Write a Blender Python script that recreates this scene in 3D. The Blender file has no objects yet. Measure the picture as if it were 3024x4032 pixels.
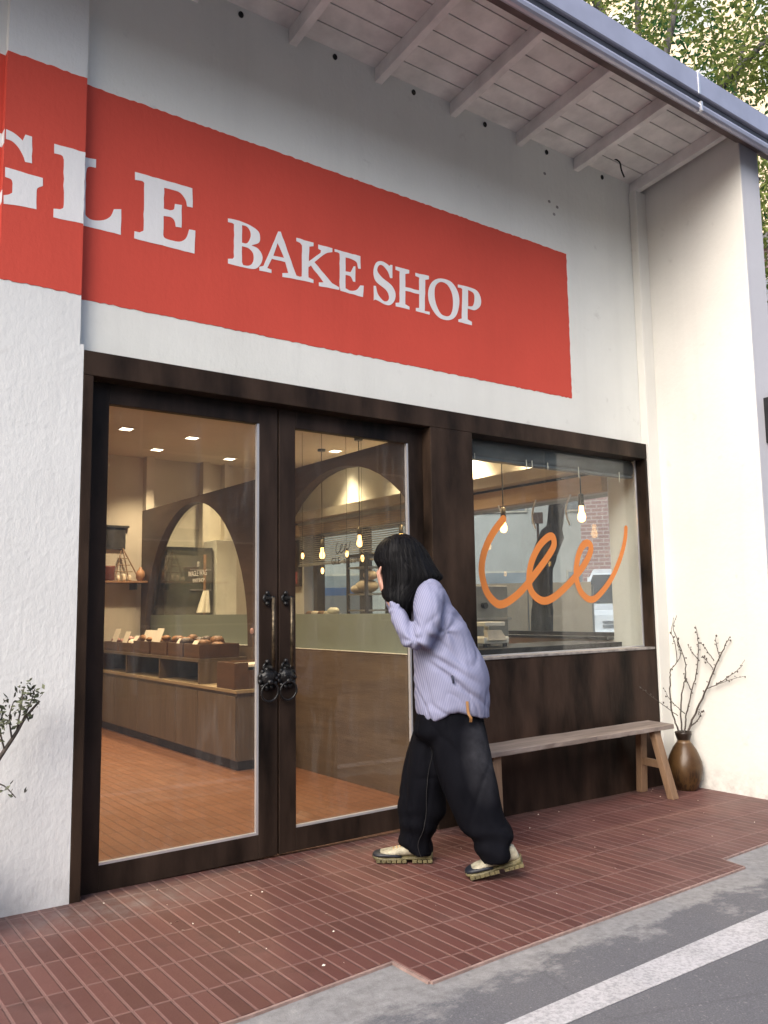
import bpy, bmesh, math, random
from mathutils import Vector, Matrix, noise
from math import radians, sin, cos, pi
random.seed(7)
C = bpy.context.scene.collection
S = bpy.context.scene

# ---------------------------------------------------------------- camera, sky, sun, exposure
cam_d = bpy.data.cameras.new('camera'); cam = bpy.data.objects.new('camera', cam_d); C.objects.link(cam)
YAW, PITCH, ROLL = 0.637804, 0.114496, -0.014764
fw = Vector((sin(YAW)*cos(PITCH), cos(YAW)*cos(PITCH), sin(PITCH)))
r0 = Vector((cos(YAW), -sin(YAW), 0)); u0 = r0.cross(fw)
rt = r0*cos(ROLL)+u0*sin(ROLL); up = u0*cos(ROLL)-r0*sin(ROLL)
cam.matrix_world = Matrix(((rt.x, up.x, -fw.x, -2.38866), (rt.y, up.y, -fw.y, -4.17175), (rt.z, up.z, -fw.z, 1.35), (0, 0, 0, 1)))
cam_d.sensor_fit = 'VERTICAL'; cam_d.sensor_height = 36; cam_d.lens = 36*3293.65/4032
cam_d.clip_start = 0.05; cam_d.clip_end = 800
S.camera = cam

W = bpy.data.worlds.new('World'); S.world = W; W.use_nodes = True
nt = W.node_tree
sky = nt.nodes.new('ShaderNodeTexSky'); sky.sky_type = 'NISHITA'; sky.sun_disc = False
SUN_EL, SUN_AZ = radians(37), radians(243)     # azimuth clockwise from +Y
sky.sun_elevation = SUN_EL; sky.sun_rotation = SUN_AZ
sky.air_density = 1.0; sky.dust_density = 3.5; sky.ozone_density = 0.7
bg = nt.nodes['Background']; bg.inputs['Strength'].default_value = 0.145
nt.links.new(sky.outputs[0], bg.inputs[0])
sd = bpy.data.lights.new('sun', 'SUN'); sd.energy = 1.5; sd.angle = radians(48); sd.color = (1.0, 0.985, 0.95)
so = bpy.data.objects.new('sun', sd); C.objects.link(so)
sdir = Vector((sin(SUN_AZ)*cos(SUN_EL), cos(SUN_AZ)*cos(SUN_EL), sin(SUN_EL)))
so.rotation_euler = sdir.to_track_quat('Z', 'Y').to_euler()
so.location = (-6, -6, 12)
S.view_settings.view_transform = 'Standard'; S.view_settings.look = 'None'
S.view_settings.exposure = 1.06; S.view_settings.gamma = 1
S.cycles.use_denoising = True
S.cycles.max_bounces = 8; S.cycles.diffuse_bounces = 4; S.cycles.glossy_bounces = 4; S.cycles.transparent_max_bounces = 16
S.cycles.sample_clamp_indirect = 6
S.cycles.caustics_reflective = False; S.cycles.caustics_refractive = False

# ---------------------------------------------------------------- materials
def lin(c):
    return tuple(((v/255+0.055)/1.055)**2.4 if v/255 > 0.04045 else v/255/12.92 for v in c)
class NT:
    def __init__(s, name):
        s.m = bpy.data.materials.new(name); s.m.use_nodes = True; s.t = s.m.node_tree; s.t.nodes.clear()
        s.out = s.n('ShaderNodeOutputMaterial')
    def n(s, k, **kw):
        o = s.t.nodes.new(k)
        for a, v in kw.items(): setattr(o, a, v)
        return o
    def l(s, a, b): s.t.links.new(a, b)
    def coord(s, scale=(1, 1, 1), rot=(0, 0, 0), loc=(0, 0, 0)):
        tc = s.n('ShaderNodeTexCoord'); mp = s.n('ShaderNodeMapping')
        mp.inputs['Scale'].default_value = scale; mp.inputs['Rotation'].default_value = rot; mp.inputs['Location'].default_value = loc
        s.l(tc.outputs['Object'], mp.inputs[0]); return mp.outputs[0]
    def noise(s, vec, scale, detail=5, rough=.55, dist=0):
        o = s.n('ShaderNodeTexNoise'); o.inputs['Scale'].default_value = scale; o.inputs['Detail'].default_value = detail
        o.inputs['Roughness'].default_value = rough; o.inputs['Distortion'].default_value = dist
        s.l(vec, o.inputs['Vector']); return o.outputs['Fac']
    def ramp(s, fac, stops):
        o = s.n('ShaderNodeValToRGB'); e = o.color_ramp.elements
        while len(e) < len(stops): e.new(.5)
        for i, (p, c) in enumerate(stops):
            e[i].position = p; e[i].color = tuple(c)+(1,) if len(c) == 3 else c
        s.l(fac, o.inputs[0]); return o.outputs[0]
    def mix(s, fac, a, b, mode='MIX'):
        o = s.n('ShaderNodeMix', data_type='RGBA', blend_type=mode)
        for sock, v in ((o.inputs[0], fac), (o.inputs[6], a), (o.inputs[7], b)):
            if isinstance(v, (int, float)): sock.default_value = v
            elif isinstance(v, tuple): sock.default_value = v+(1,) if len(v) == 3 else v
            else: s.l(v, sock)
        return o.outputs[2]
    def math(s, op, a, b=0.0):
        o = s.n('ShaderNodeMath', operation=op)
        for i, v in enumerate((a, b)):
            if isinstance(v, (int, float)): o.inputs[i].default_value = v
            else: s.l(v, o.inputs[i])
        return o.outputs[0]
    def bump(s, h, strength=.3, dist=.01):
        o = s.n('ShaderNodeBump'); o.inputs['Strength'].default_value = strength; o.inputs['Distance'].default_value = dist
        s.l(h, o.inputs['Height']); return o.outputs[0]
    def pbr(s, col, rough=.6, metal=0., bump=None, spec=.5, **kw):
        p = s.n('ShaderNodeBsdfPrincipled')
        for nm, v in (('Base Color', col), ('Roughness', rough), ('Metallic', metal), ('Specular IOR Level', spec)):
            if isinstance(v, (int, float)): p.inputs[nm].default_value = v
            elif isinstance(v, tuple): p.inputs[nm].default_value = v+(1,) if len(v) == 3 else v
            else: s.l(v, p.inputs[nm])
        if bump is not None: s.l(bump, p.inputs['Normal'])
        for k, v in kw.items(): p.inputs[k].default_value = v
        s.l(p.outputs[0], s.out.inputs[0]); return p
M = {}
def simple(name, col, rough=.6, metal=0., var=.15, scale=6., bump=0., bscale=60., stretch=(1, 1, 1), spec=.5):
    n = NT(name); v = n.coord(stretch)
    f = n.noise(v, scale)
    d = tuple(max(0, c*(1-var*1.6)) for c in col); h = tuple(min(1, c*(1+var*1.3)) for c in col)
    cc = n.ramp(f, [(.3, d), (.7, h)])
    bm_ = n.bump(n.noise(v, bscale), bump, .01) if bump else None
    n.pbr(cc, rough, metal, bm_, spec); M[name] = n.m; return n.m
def emit(name, col, st):
    n = NT(name); e = n.n('ShaderNodeEmission'); e.inputs[0].default_value = tuple(col)+(1,); e.inputs[1].default_value = st
    n.l(e.outputs[0], n.out.inputs[0]); M[name] = n.m
def glass(name, tint=(1, 1, 1), r0=.055, ior=1.5, rough=0.0):
    n = NT(name); t = n.n('ShaderNodeBsdfTransparent'); t.inputs[0].default_value = tint+(1,)
    g = n.n('ShaderNodeBsdfGlossy'); g.inputs['Roughness'].default_value = rough
    ge = n.n('ShaderNodeNewGeometry'); dt = n.n('ShaderNodeVectorMath', operation='DOT_PRODUCT'); n.l(ge.outputs['Normal'], dt.inputs[0]); n.l(ge.outputs['Incoming'], dt.inputs[1])
    cs = n.math('MINIMUM', n.math('ABSOLUTE', dt.outputs['Value']), 1.0)
    f2 = n.math('ADD', n.math('MULTIPLY', n.math('POWER', n.math('SUBTRACT', 1.0, cs), 5.0), 1-r0), r0)
    v = n.coord((1, 1, .3)); sm = n.noise(v, 3.2, 6, .75)
    f3 = n.math('MULTIPLY', f2, n.math('ADD', n.math('MULTIPLY', sm, .7), .65))
    mx = n.n('ShaderNodeMixShader'); n.l(f3, mx.inputs[0]); n.l(t.outputs[0], mx.inputs[1]); n.l(g.outputs[0], mx.inputs[2])
    df = n.n('ShaderNodeBsdfDiffuse'); df.inputs[0].default_value = (.7, .7, .68, 1)
    sk = n.ramp(n.noise(n.coord((1.3, 1.3, .22), (0, .25, 0)), 9, 6, .75), [(.52, (0, 0, 0)), (.74, (1, 1, 1))])
    m2 = n.n('ShaderNodeMixShader'); n.l(n.math('ADD', n.math('MULTIPLY', sk, .045), .012), m2.inputs[0]); n.l(mx.outputs[0], m2.inputs[1]); n.l(df.outputs[0], m2.inputs[2])
    n.l(m2.outputs[0], n.out.inputs[0]); M[name] = n.m

def plaster(name, col, bstr=.35, dirt=True):
    n = NT(name); v = n.coord()
    big = n.noise(v, 1.1, 4, .6); fine = n.noise(v, 26, 5, .6)
    vs = n.coord((1, 1, .3), (0, .5, 0)); streak = n.noise(vs, 42, 4, .6)
    c = n.ramp(big, [(.3, tuple(x*.90 for x in col)), (.7, col)])
    rain = n.ramp(n.noise(n.coord((1, 1, .05)), 5.5, 4, .6), [(.5, (0, 0, 0)), (.75, (1, 1, 1))])
    c = n.mix(n.math('MULTIPLY', rain, .13), c, tuple(x*.62 for x in col))
    c = n.mix(n.math('MULTIPLY', fine, .10), c, tuple(x*.7 for x in col))
    if dirt:
        sp = n.ramp(n.noise(v, 7.5, 4, .6), [(.66, (0, 0, 0)), (.76, (1, 1, 1))])
        c = n.mix(n.math('MULTIPLY', sp, .22), c, (.33, .31, .29))
        sx = n.n('ShaderNodeSeparateXYZ'); n.l(v, sx.inputs[0])
        low = n.math('SUBTRACT', 1.0, n.math('MULTIPLY', n.math('ADD', sx.outputs[2], .06), 4.0))
        low = n.math('MAXIMUM', low, 0.0)
        st = n.math('MULTIPLY', low, n.ramp(n.noise(v, 9, 5, .7), [(.42, (0, 0, 0)), (.7, (1, 1, 1))]))
        c = n.mix(n.math('MULTIPLY', st, .6), c, (.27, .25, .23))
    b = n.bump(n.math('ADD', n.math('MULTIPLY', streak, .7), fine), bstr, .012)
    n.pbr(c, .8, 0, b, .3); M[name] = n.m
plaster('plaster_white', (.77, .78, .745), .2)
plaster('plaster_rough', (.73, .745, .745), .27)
plaster('plaster_smooth', (.75, .74, .695), .18)
plaster('end_grey', (.56, .56, .60), .18)
plaster('plaster_inner', (.60, .54, .45), .12, False)
plaster('sign_red', (.62, .080, .054), .22, False)
plaster('letter_white', (.82, .82, .83), .22, False)
simple('dark_steel', (.0215, .0135, .0095), .5, 0, 1.1, 4, .15, 40, (1, 1, .35), .16)
simple('dark_leaf', (.0200, .0130, .0098), .48, 0, .9, 5, .12, 40, (1, 1, .25), .2)
simple('dark_panel', (.0210, .0125, .0090), .55, 0, 1.3, 4, .2, 30, (1, 1, .3), .15)
simple('black_iron', (.012, .012, .013), .38, .3, .5, 30, .3, 90)
simple('brass_bar', (.10, .078, .05), .4, .7, .5, 40, .2, 120)
simple('alu_bead', (.62, .63, .66), .35, .6, .05, 5)
simple('sill_metal', (.30, .28, .27), .4, .3, .3, 14)
simple('white_paint_eave', (.74, .715, .69), .65, 0, .12, 5, .1, 30)
simple('eave_dark', (.10, .07, .065), .7, 0, .3, 6)
simple('gutter_metal', (.42, .42, .50), .38, .45, .08, 3, .05, 20)
simple('gutter_shade', (.045, .045, .055), .5, .2, .2, 4)
simple('hole_dark', (.02, .02, .02), .9)
simple('concrete', (.30, .29, .285), .85, 0, .25, 9, .3, 60)
simple('white_frame', (.72, .69, .60), .5, 0, .05, 4)
simple('black_plastic', (.012, .012, .013), .35, 0, .2, 10)

def tile(name, a, b, grout, rough, bstr, dusty, mort=.0085, bloom=True):
    n = NT(name); v = n.coord((1, 1, 1), (0, 0, 0), (1.094, .047, 0))
    br = n.n('ShaderNodeTexBrick', offset=0.0, squash=1.0)
    br.inputs['Scale'].default_value = 1; br.inputs['Brick Width'].default_value = .069; br.inputs['Row Height'].default_value = .2945
    br.inputs['Mortar Size'].default_value = mort; br.inputs['Mortar Smooth'].default_value = .6; br.inputs['Bias'].default_value = 0
    br.inputs['Color1'].default_value = a+(1,); br.inputs['Color2'].default_value = b+(1,); br.inputs['Mortar'].default_value = grout+(1,)
    n.l(v, br.inputs['Vector'])
    v2 = n.coord()
    c = n.mix(n.math('MULTIPLY', n.noise(v2, 30, 4), .35), br.outputs[0], tuple(x*.75 for x in a))
    # worn, dusty patches with shapes of their own
    dm = n.ramp(n.noise(v2, 1.6, 5, .62), [(.5, (0, 0, 0)), (.74, (1, 1, 1))])
    c = n.mix(n.math('MULTIPLY', dm, dusty), c, tuple(min(1, x*1.25+.02) for x in grout))
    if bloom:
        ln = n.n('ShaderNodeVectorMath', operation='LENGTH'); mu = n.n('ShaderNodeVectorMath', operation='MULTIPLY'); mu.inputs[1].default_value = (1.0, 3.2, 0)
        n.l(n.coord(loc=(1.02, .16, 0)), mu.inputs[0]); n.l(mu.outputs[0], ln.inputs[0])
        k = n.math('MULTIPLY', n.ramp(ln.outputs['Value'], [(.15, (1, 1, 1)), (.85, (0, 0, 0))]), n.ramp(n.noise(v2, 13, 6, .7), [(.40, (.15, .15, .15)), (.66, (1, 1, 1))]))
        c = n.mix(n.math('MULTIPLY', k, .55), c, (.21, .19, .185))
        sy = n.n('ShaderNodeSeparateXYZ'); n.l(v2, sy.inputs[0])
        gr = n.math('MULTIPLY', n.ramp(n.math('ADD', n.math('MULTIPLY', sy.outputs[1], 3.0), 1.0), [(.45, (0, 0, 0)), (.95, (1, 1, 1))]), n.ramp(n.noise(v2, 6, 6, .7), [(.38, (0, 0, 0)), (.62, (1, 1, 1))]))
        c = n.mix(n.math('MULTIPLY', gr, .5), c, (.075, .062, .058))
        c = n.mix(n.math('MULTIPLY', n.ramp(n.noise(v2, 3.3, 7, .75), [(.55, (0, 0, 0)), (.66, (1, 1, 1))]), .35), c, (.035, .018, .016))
    h = n.math('SUBTRACT', 1.0, br.outputs['Fac'])
    hn = n.math('ADD', h, n.math('MULTIPLY', n.noise(v2, 90, 3), .25))
    rr = n.math('ADD', n.math('MULTIPLY', n.noise(v2, 5, 3), .3), rough-.1)
    n.pbr(c, rr, 0, n.bump(hn, bstr, .004), .45); M[name] = n.m
tile('tile_outdoor', (.088, .032, .0275), (.138, .055, .047), (.205, .112, .098), .5, .6, .22)
tile('tile_indoor', (.19, .080, .038), (.23, .098, .048), (.12, .052, .028), .38, .4, .05, .006, False)
def road():
    n = NT('asphalt'); v = n.coord()
    sx = n.n('ShaderNodeSeparateXYZ'); n.l(v, sx.inputs[0])
    sp = n.ramp(n.noise(v, 150, 3, .7), [(.35, (.110, .110, .120)), (.62, (.165, .164, .178)), (.78, (.27, .27, .28))])
    big = n.noise(v, 2.2, 5, .65)
    c = n.mix(n.math('MULTIPLY', big, .35), sp, (.09, .088, .096))
    vo = n.n('ShaderNodeTexVoronoi', feature='DISTANCE_TO_EDGE'); vo.inputs['Scale'].default_value = 1.3; n.l(n.mix(.12, v, n.n('ShaderNodeTexNoise').outputs['Color']), vo.inputs['Vector'])
    ck = n.ramp(vo.outputs['Distance'], [(.0, (1, 1, 1)), (.012, (0, 0, 0))]); c = n.mix(n.math('MULTIPLY', ck, .18), c, (.04, .04, .042))
    st = n.ramp(n.noise(v, 70, 2, .5), [(.66, (0, 0, 0)), (.72, (1, 1, 1))]); c = n.mix(n.math('MULTIPLY', st, .5), c, (.30, .295, .29))
    # ragged cement skim along the kerb
    e = n.math('ADD', sx.outputs[1], n.math('MULTIPLY', n.noise(n.coord((1, 1.6, 1)), 3.4, 7, .72), .85))
    skim = n.ramp(n.math('ADD', e, 2.0), [(.60, (0, 0, 0)), (.69, (1, 1, 1))])
    lo = n.ramp(n.noise(v, 22, 5, .7), [(.3, (.19, .185, .185)), (.6, (.285, .28, .28)), (.8, (.36, .35, .345))])
    c = n.mix(n.math('MULTIPLY', skim, .95), c, lo)
    n.pbr(c, .8, 0, n.bump(n.noise(v, 170, 3, .7), .5, .006), .3); M['asphalt'] = n.m
road()
def line_paint():
    n = NT('line_paint'); v = n.coord()
    wear = n.ramp(n.noise(v, 60, 6, .75), [(.40, (.17, .17, .175)), (.56, (.50, .49, .50))])
    w2 = n.ramp(n.noise(v, 5, 4), [(.3, (.36, .355, .37)), (.6, (.54, .53, .55))])
    n.pbr(n.mix(.5, wear, w2), .7, 0, n.bump(n.noise(v, 120, 3), .3, .004), .3); M['line_paint'] = n.m
line_paint()
def wood(name, a, b, axis='Z', rough=.55, scale=3.):
    n = NT(name)
    st = {'X': (.12, 1, 1), 'Y': (1, .12, 1), 'Z': (1, 1, .12)}[axis]
    v = n.coord(st); f = n.noise(v, 14*scale/3, 6, .65, .6); g = n.noise(v, 50, 3, .6)
    c = n.ramp(f, [(.3, a), (.7, b)]); c = n.mix(n.math('MULTIPLY', g, .3), c, tuple(x*.5 for x in a))
    n.pbr(c, rough, 0, n.bump(g, .25, .006), .35); M[name] = n.m
wood('bench_top_wood', (.16, .125, .105), (.36, .30, .265), 'X', .55)
wood('bench_leg_wood', (.17, .10, .060), (.32, .205, .125), 'Z', .6)
wood('partition_wood', (.066, .038, .022), (.125, .076, .045), 'Y', .5, 2)
wood('knee_wood', (.085, .056, .035), (.16, .11, .068), 'Y', .5, 2)
wood('counter_wood', (.10, .066, .040), (.165, .115, .072), 'Z', .5)
wood('counter_top_wood', (.30, .22, .13), (.44, .33, .20), 'Y', .5)
wood('tray_wood', (.075, .034, .016), (.14, .066, .032), 'Y', .5)
wood('shelf_wood', (.20, .10, .05), (.30, .16, .08), 'X', .5)
glass('door_glass', (.94, .95, .93), .042)
glass('window_glass', (.95, .97, .96), .045)
glass('arch_glass', (.93, .95, .92), .045)
glass('side_glass', (.94, .97, .97), .04)
n = NT('frosted'); a_ = n.n('ShaderNodeBsdfDiffuse'); a_.inputs[0].default_value = (.33, .36, .31, 1)
b_ = n.n('ShaderNodeBsdfTranslucent'); b_.inputs[0].default_value = (.46, .50, .44, 1)
mx = n.n('ShaderNodeMixShader'); mx.inputs[0].default_value = .5; n.l(a_.outputs[0], mx.inputs[1]); n.l(b_.outputs[0], mx.inputs[2]); n.l(mx.outputs[0], n.out.inputs[0]); M['frosted'] = n.m
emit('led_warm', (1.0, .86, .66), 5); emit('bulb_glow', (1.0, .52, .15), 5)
simple('orange_vinyl', (.66, .215, .045), .5, 0, .03, 3)

# ---------------------------------------------------------------- builders
class MB:
    def __init__(s): s.b = bmesh.new()
    def box(s, x0, x1, y0, y1, z0, z1, mtx=None):
        vs = [s.b.verts.new(p) for p in ((x0, y0, z0), (x1, y0, z0), (x1, y1, z0), (x0, y1, z0), (x0, y0, z1), (x1, y0, z1), (x1, y1, z1), (x0, y1, z1))]
        if mtx is not None:
            for v in vs: v.co = mtx @ v.co
        for f in ((3, 2, 1, 0), (4, 5, 6, 7), (0, 1, 5, 4), (1, 2, 6, 5), (2, 3, 7, 6), (3, 0, 4, 7)): s.b.faces.new([vs[i] for i in f])
        return s
    def hexa(s, pts):
        vs = [s.b.verts.new(p) for p in pts]
        for f in ((3, 2, 1, 0), (4, 5, 6, 7), (0, 1, 5, 4), (1, 2, 6, 5), (2, 3, 7, 6), (3, 0, 4, 7)): s.b.faces.new([vs[i] for i in f])
        return s
    def face(s, pts): s.b.faces.new([s.b.verts.new(p) for p in pts]); return s
    def rings(s, rings, cap=True, closed=True):
        R = [[s.b.verts.new(p) for p in r] for r in rings]
        for a, b in zip(R, R[1:]):
            n = len(a)
            for i in range(n if closed else n-1):
                s.b.faces.new((a[i], a[(i+1) % n], b[(i+1) % n], b[i]))
        if cap:
            s.b.faces.new(list(reversed(R[0]))); s.b.faces.new(R[-1])
        return s
    def tube(s, pts, rad, n=8):
        pts = [Vector(p) for p in pts]; out = []
        rad = rad if isinstance(rad, (list, tuple)) else [rad]*len(pts)
        ref = None
        for i, p in enumerate(pts):
            t = (pts[min(i+1, len(pts)-1)]-pts[max(i-1, 0)]).normalized()
            if ref is None: ref = Vector((0, 0, 1)) if abs(t.z) < .9 else Vector((1, 0, 0))
            a = (ref-t*ref.dot(t)).normalized(); ref = a; b = t.cross(a)
            out.append([p+(a*cos(2*pi*k/n)+b*sin(2*pi*k/n))*rad[i] for k in range(n)])
        return s.rings(out)
    def lathe(s, prof, c, n=24):
        c = Vector(c)
        return s.rings([[c+Vector((r*cos(2*pi*k/n), r*sin(2*pi*k/n), z)) for k in range(n)] for r, z in prof])
    def prism(s, poly, z0, z1, f=None):
        # polygon in (x, y); f maps (x, y, z) to a point
        f = f or (lambda x, y, z: (x, y, z))
        a = [s.b.verts.new(f(x, y, z0)) for x, y in poly]; b = [s.b.verts.new(f(x, y, z1)) for x, y in poly]
        n = len(poly)
        for i in range(n): s.b.faces.new((a[i], a[(i+1) % n], b[(i+1) % n], b[i]))
        s.b.faces.new(list(reversed(a))); s.b.faces.new(b); return s
    def ball(s, c, r, n=12, m=8, sc=(1, 1, 1)):
        c = Vector(c)
        rr = [[c+Vector((r*sc[0]*sin(pi*j/m)*cos(2*pi*k/n), r*sc[1]*sin(pi*j/m)*sin(2*pi*k/n), -r*sc[2]*cos(pi*j/m))) for k in range(n)] for j in range(1, m)]
        return s.rings(rr)
    def torus(s, c, R, r, ax=(0, 1, 0), n=20, m=8):
        c = Vector(c); ax = Vector(ax).normalized(); a = ax.orthogonal().normalized(); b = ax.cross(a)
        pts = [c+(a*cos(2*pi*k/n)+b*sin(2*pi*k/n))*R for k in range(n)]
        V = []
        for k in range(n):
            d = (pts[k]-c).normalized()
            V.append([s.b.verts.new(pts[k]+(d*cos(2*pi*j/m)+ax*sin(2*pi*j/m))*r) for j in range(m)])
        for k in range(n):
            for j in range(m): s.b.faces.new((V[k][j], V[(k+1) % n][j], V[(k+1) % n][(j+1) % m], V[k][(j+1) % m]))
        return s
    def build(s, name, mat=None, parent=None, smooth=False, bevel=0, mesh_fix=True):
        if mesh_fix: bmesh.ops.recalc_face_normals(s.b, faces=s.b.faces)
        me = bpy.data.meshes.new(name); s.b.to_mesh(me); s.b.free()
        return link(name, me, mat, parent, smooth, bevel)
def base_of(o):
    p = Vector((0, 0, 0))
    while o is not None: p += o.location; o = o.parent
    return p
def link(name, me, mat=None, parent=None, smooth=False, bevel=0):
    o = bpy.data.objects.new(name, me); C.objects.link(o)
    if mat: me.materials.append(M[mat] if isinstance(mat, str) else mat)
    if parent is not None:
        me.transform(Matrix.Translation(-base_of(parent))); o.parent = parent
    if smooth:
        for p in me.polygons: p.use_smooth = True
    if bevel:
        m = o.modifiers.new('bevel', 'BEVEL'); m.width = bevel; m.segments = 2; m.limit_method = 'ANGLE'; m.angle_limit = radians(40)
    return o
def thing(name, label, cat, loc, group=None):
    o = bpy.data.objects.new(name, None); C.objects.link(o); o.location = loc; o.empty_display_size = .1
    o['label'] = label; o['category'] = cat
    if group: o['group'] = group
    return o
def tag(o, label, cat, group=None):
    o['label'] = label; o['category'] = cat
    if group: o['group'] = group
    return o
def structure(o): o['kind'] = 'structure'; return o
def dup(root, loc, label, group=None):
    r = root.copy(); C.objects.link(r); r.location = loc; r['label'] = label
    if group: r['group'] = group
    for ch in list(root.children):
        c = ch.copy(); C.objects.link(c); c.parent = r
        for g in list(ch.children):
            d = g.copy(); C.objects.link(d); d.parent = c
    return r
def catmull(P, sub=6):
    P = [Vector(p) for p in P]; out = []
    for i in range(len(P)-1):
        p0, p1, p2, p3 = P[max(i-1, 0)], P[i], P[i+1], P[min(i+2, len(P)-1)]
        for k in range(sub):
            t = k/sub
            out.append(.5*((2*p1)+(p2-p0)*t+(2*p0-5*p1+4*p2-p3)*t*t+(3*p1-p0-3*p2+p3)*t**3))
    out.append(P[-1]); return out
def gz(x): return -.015*(x+1.13)
def remesh(ob, vox, smooth_it=4):
    m = ob.modifiers.new('r', 'REMESH'); m.mode = 'VOXEL'; m.voxel_size = vox
    sm = ob.modifiers.new('s', 'SMOOTH'); sm.factor = .5; sm.iterations = smooth_it
    dg = bpy.context.evaluated_depsgraph_get()
    me = bpy.data.meshes.new_from_object(ob.evaluated_get(dg)); ob.modifiers.clear(); old = ob.data
    mats = list(old.materials); me.name = ob.name; ob.data = me
    if not me.materials:
        for mm in mats: me.materials.append(mm)
    for p in me.polygons: p.use_smooth = True

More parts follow.
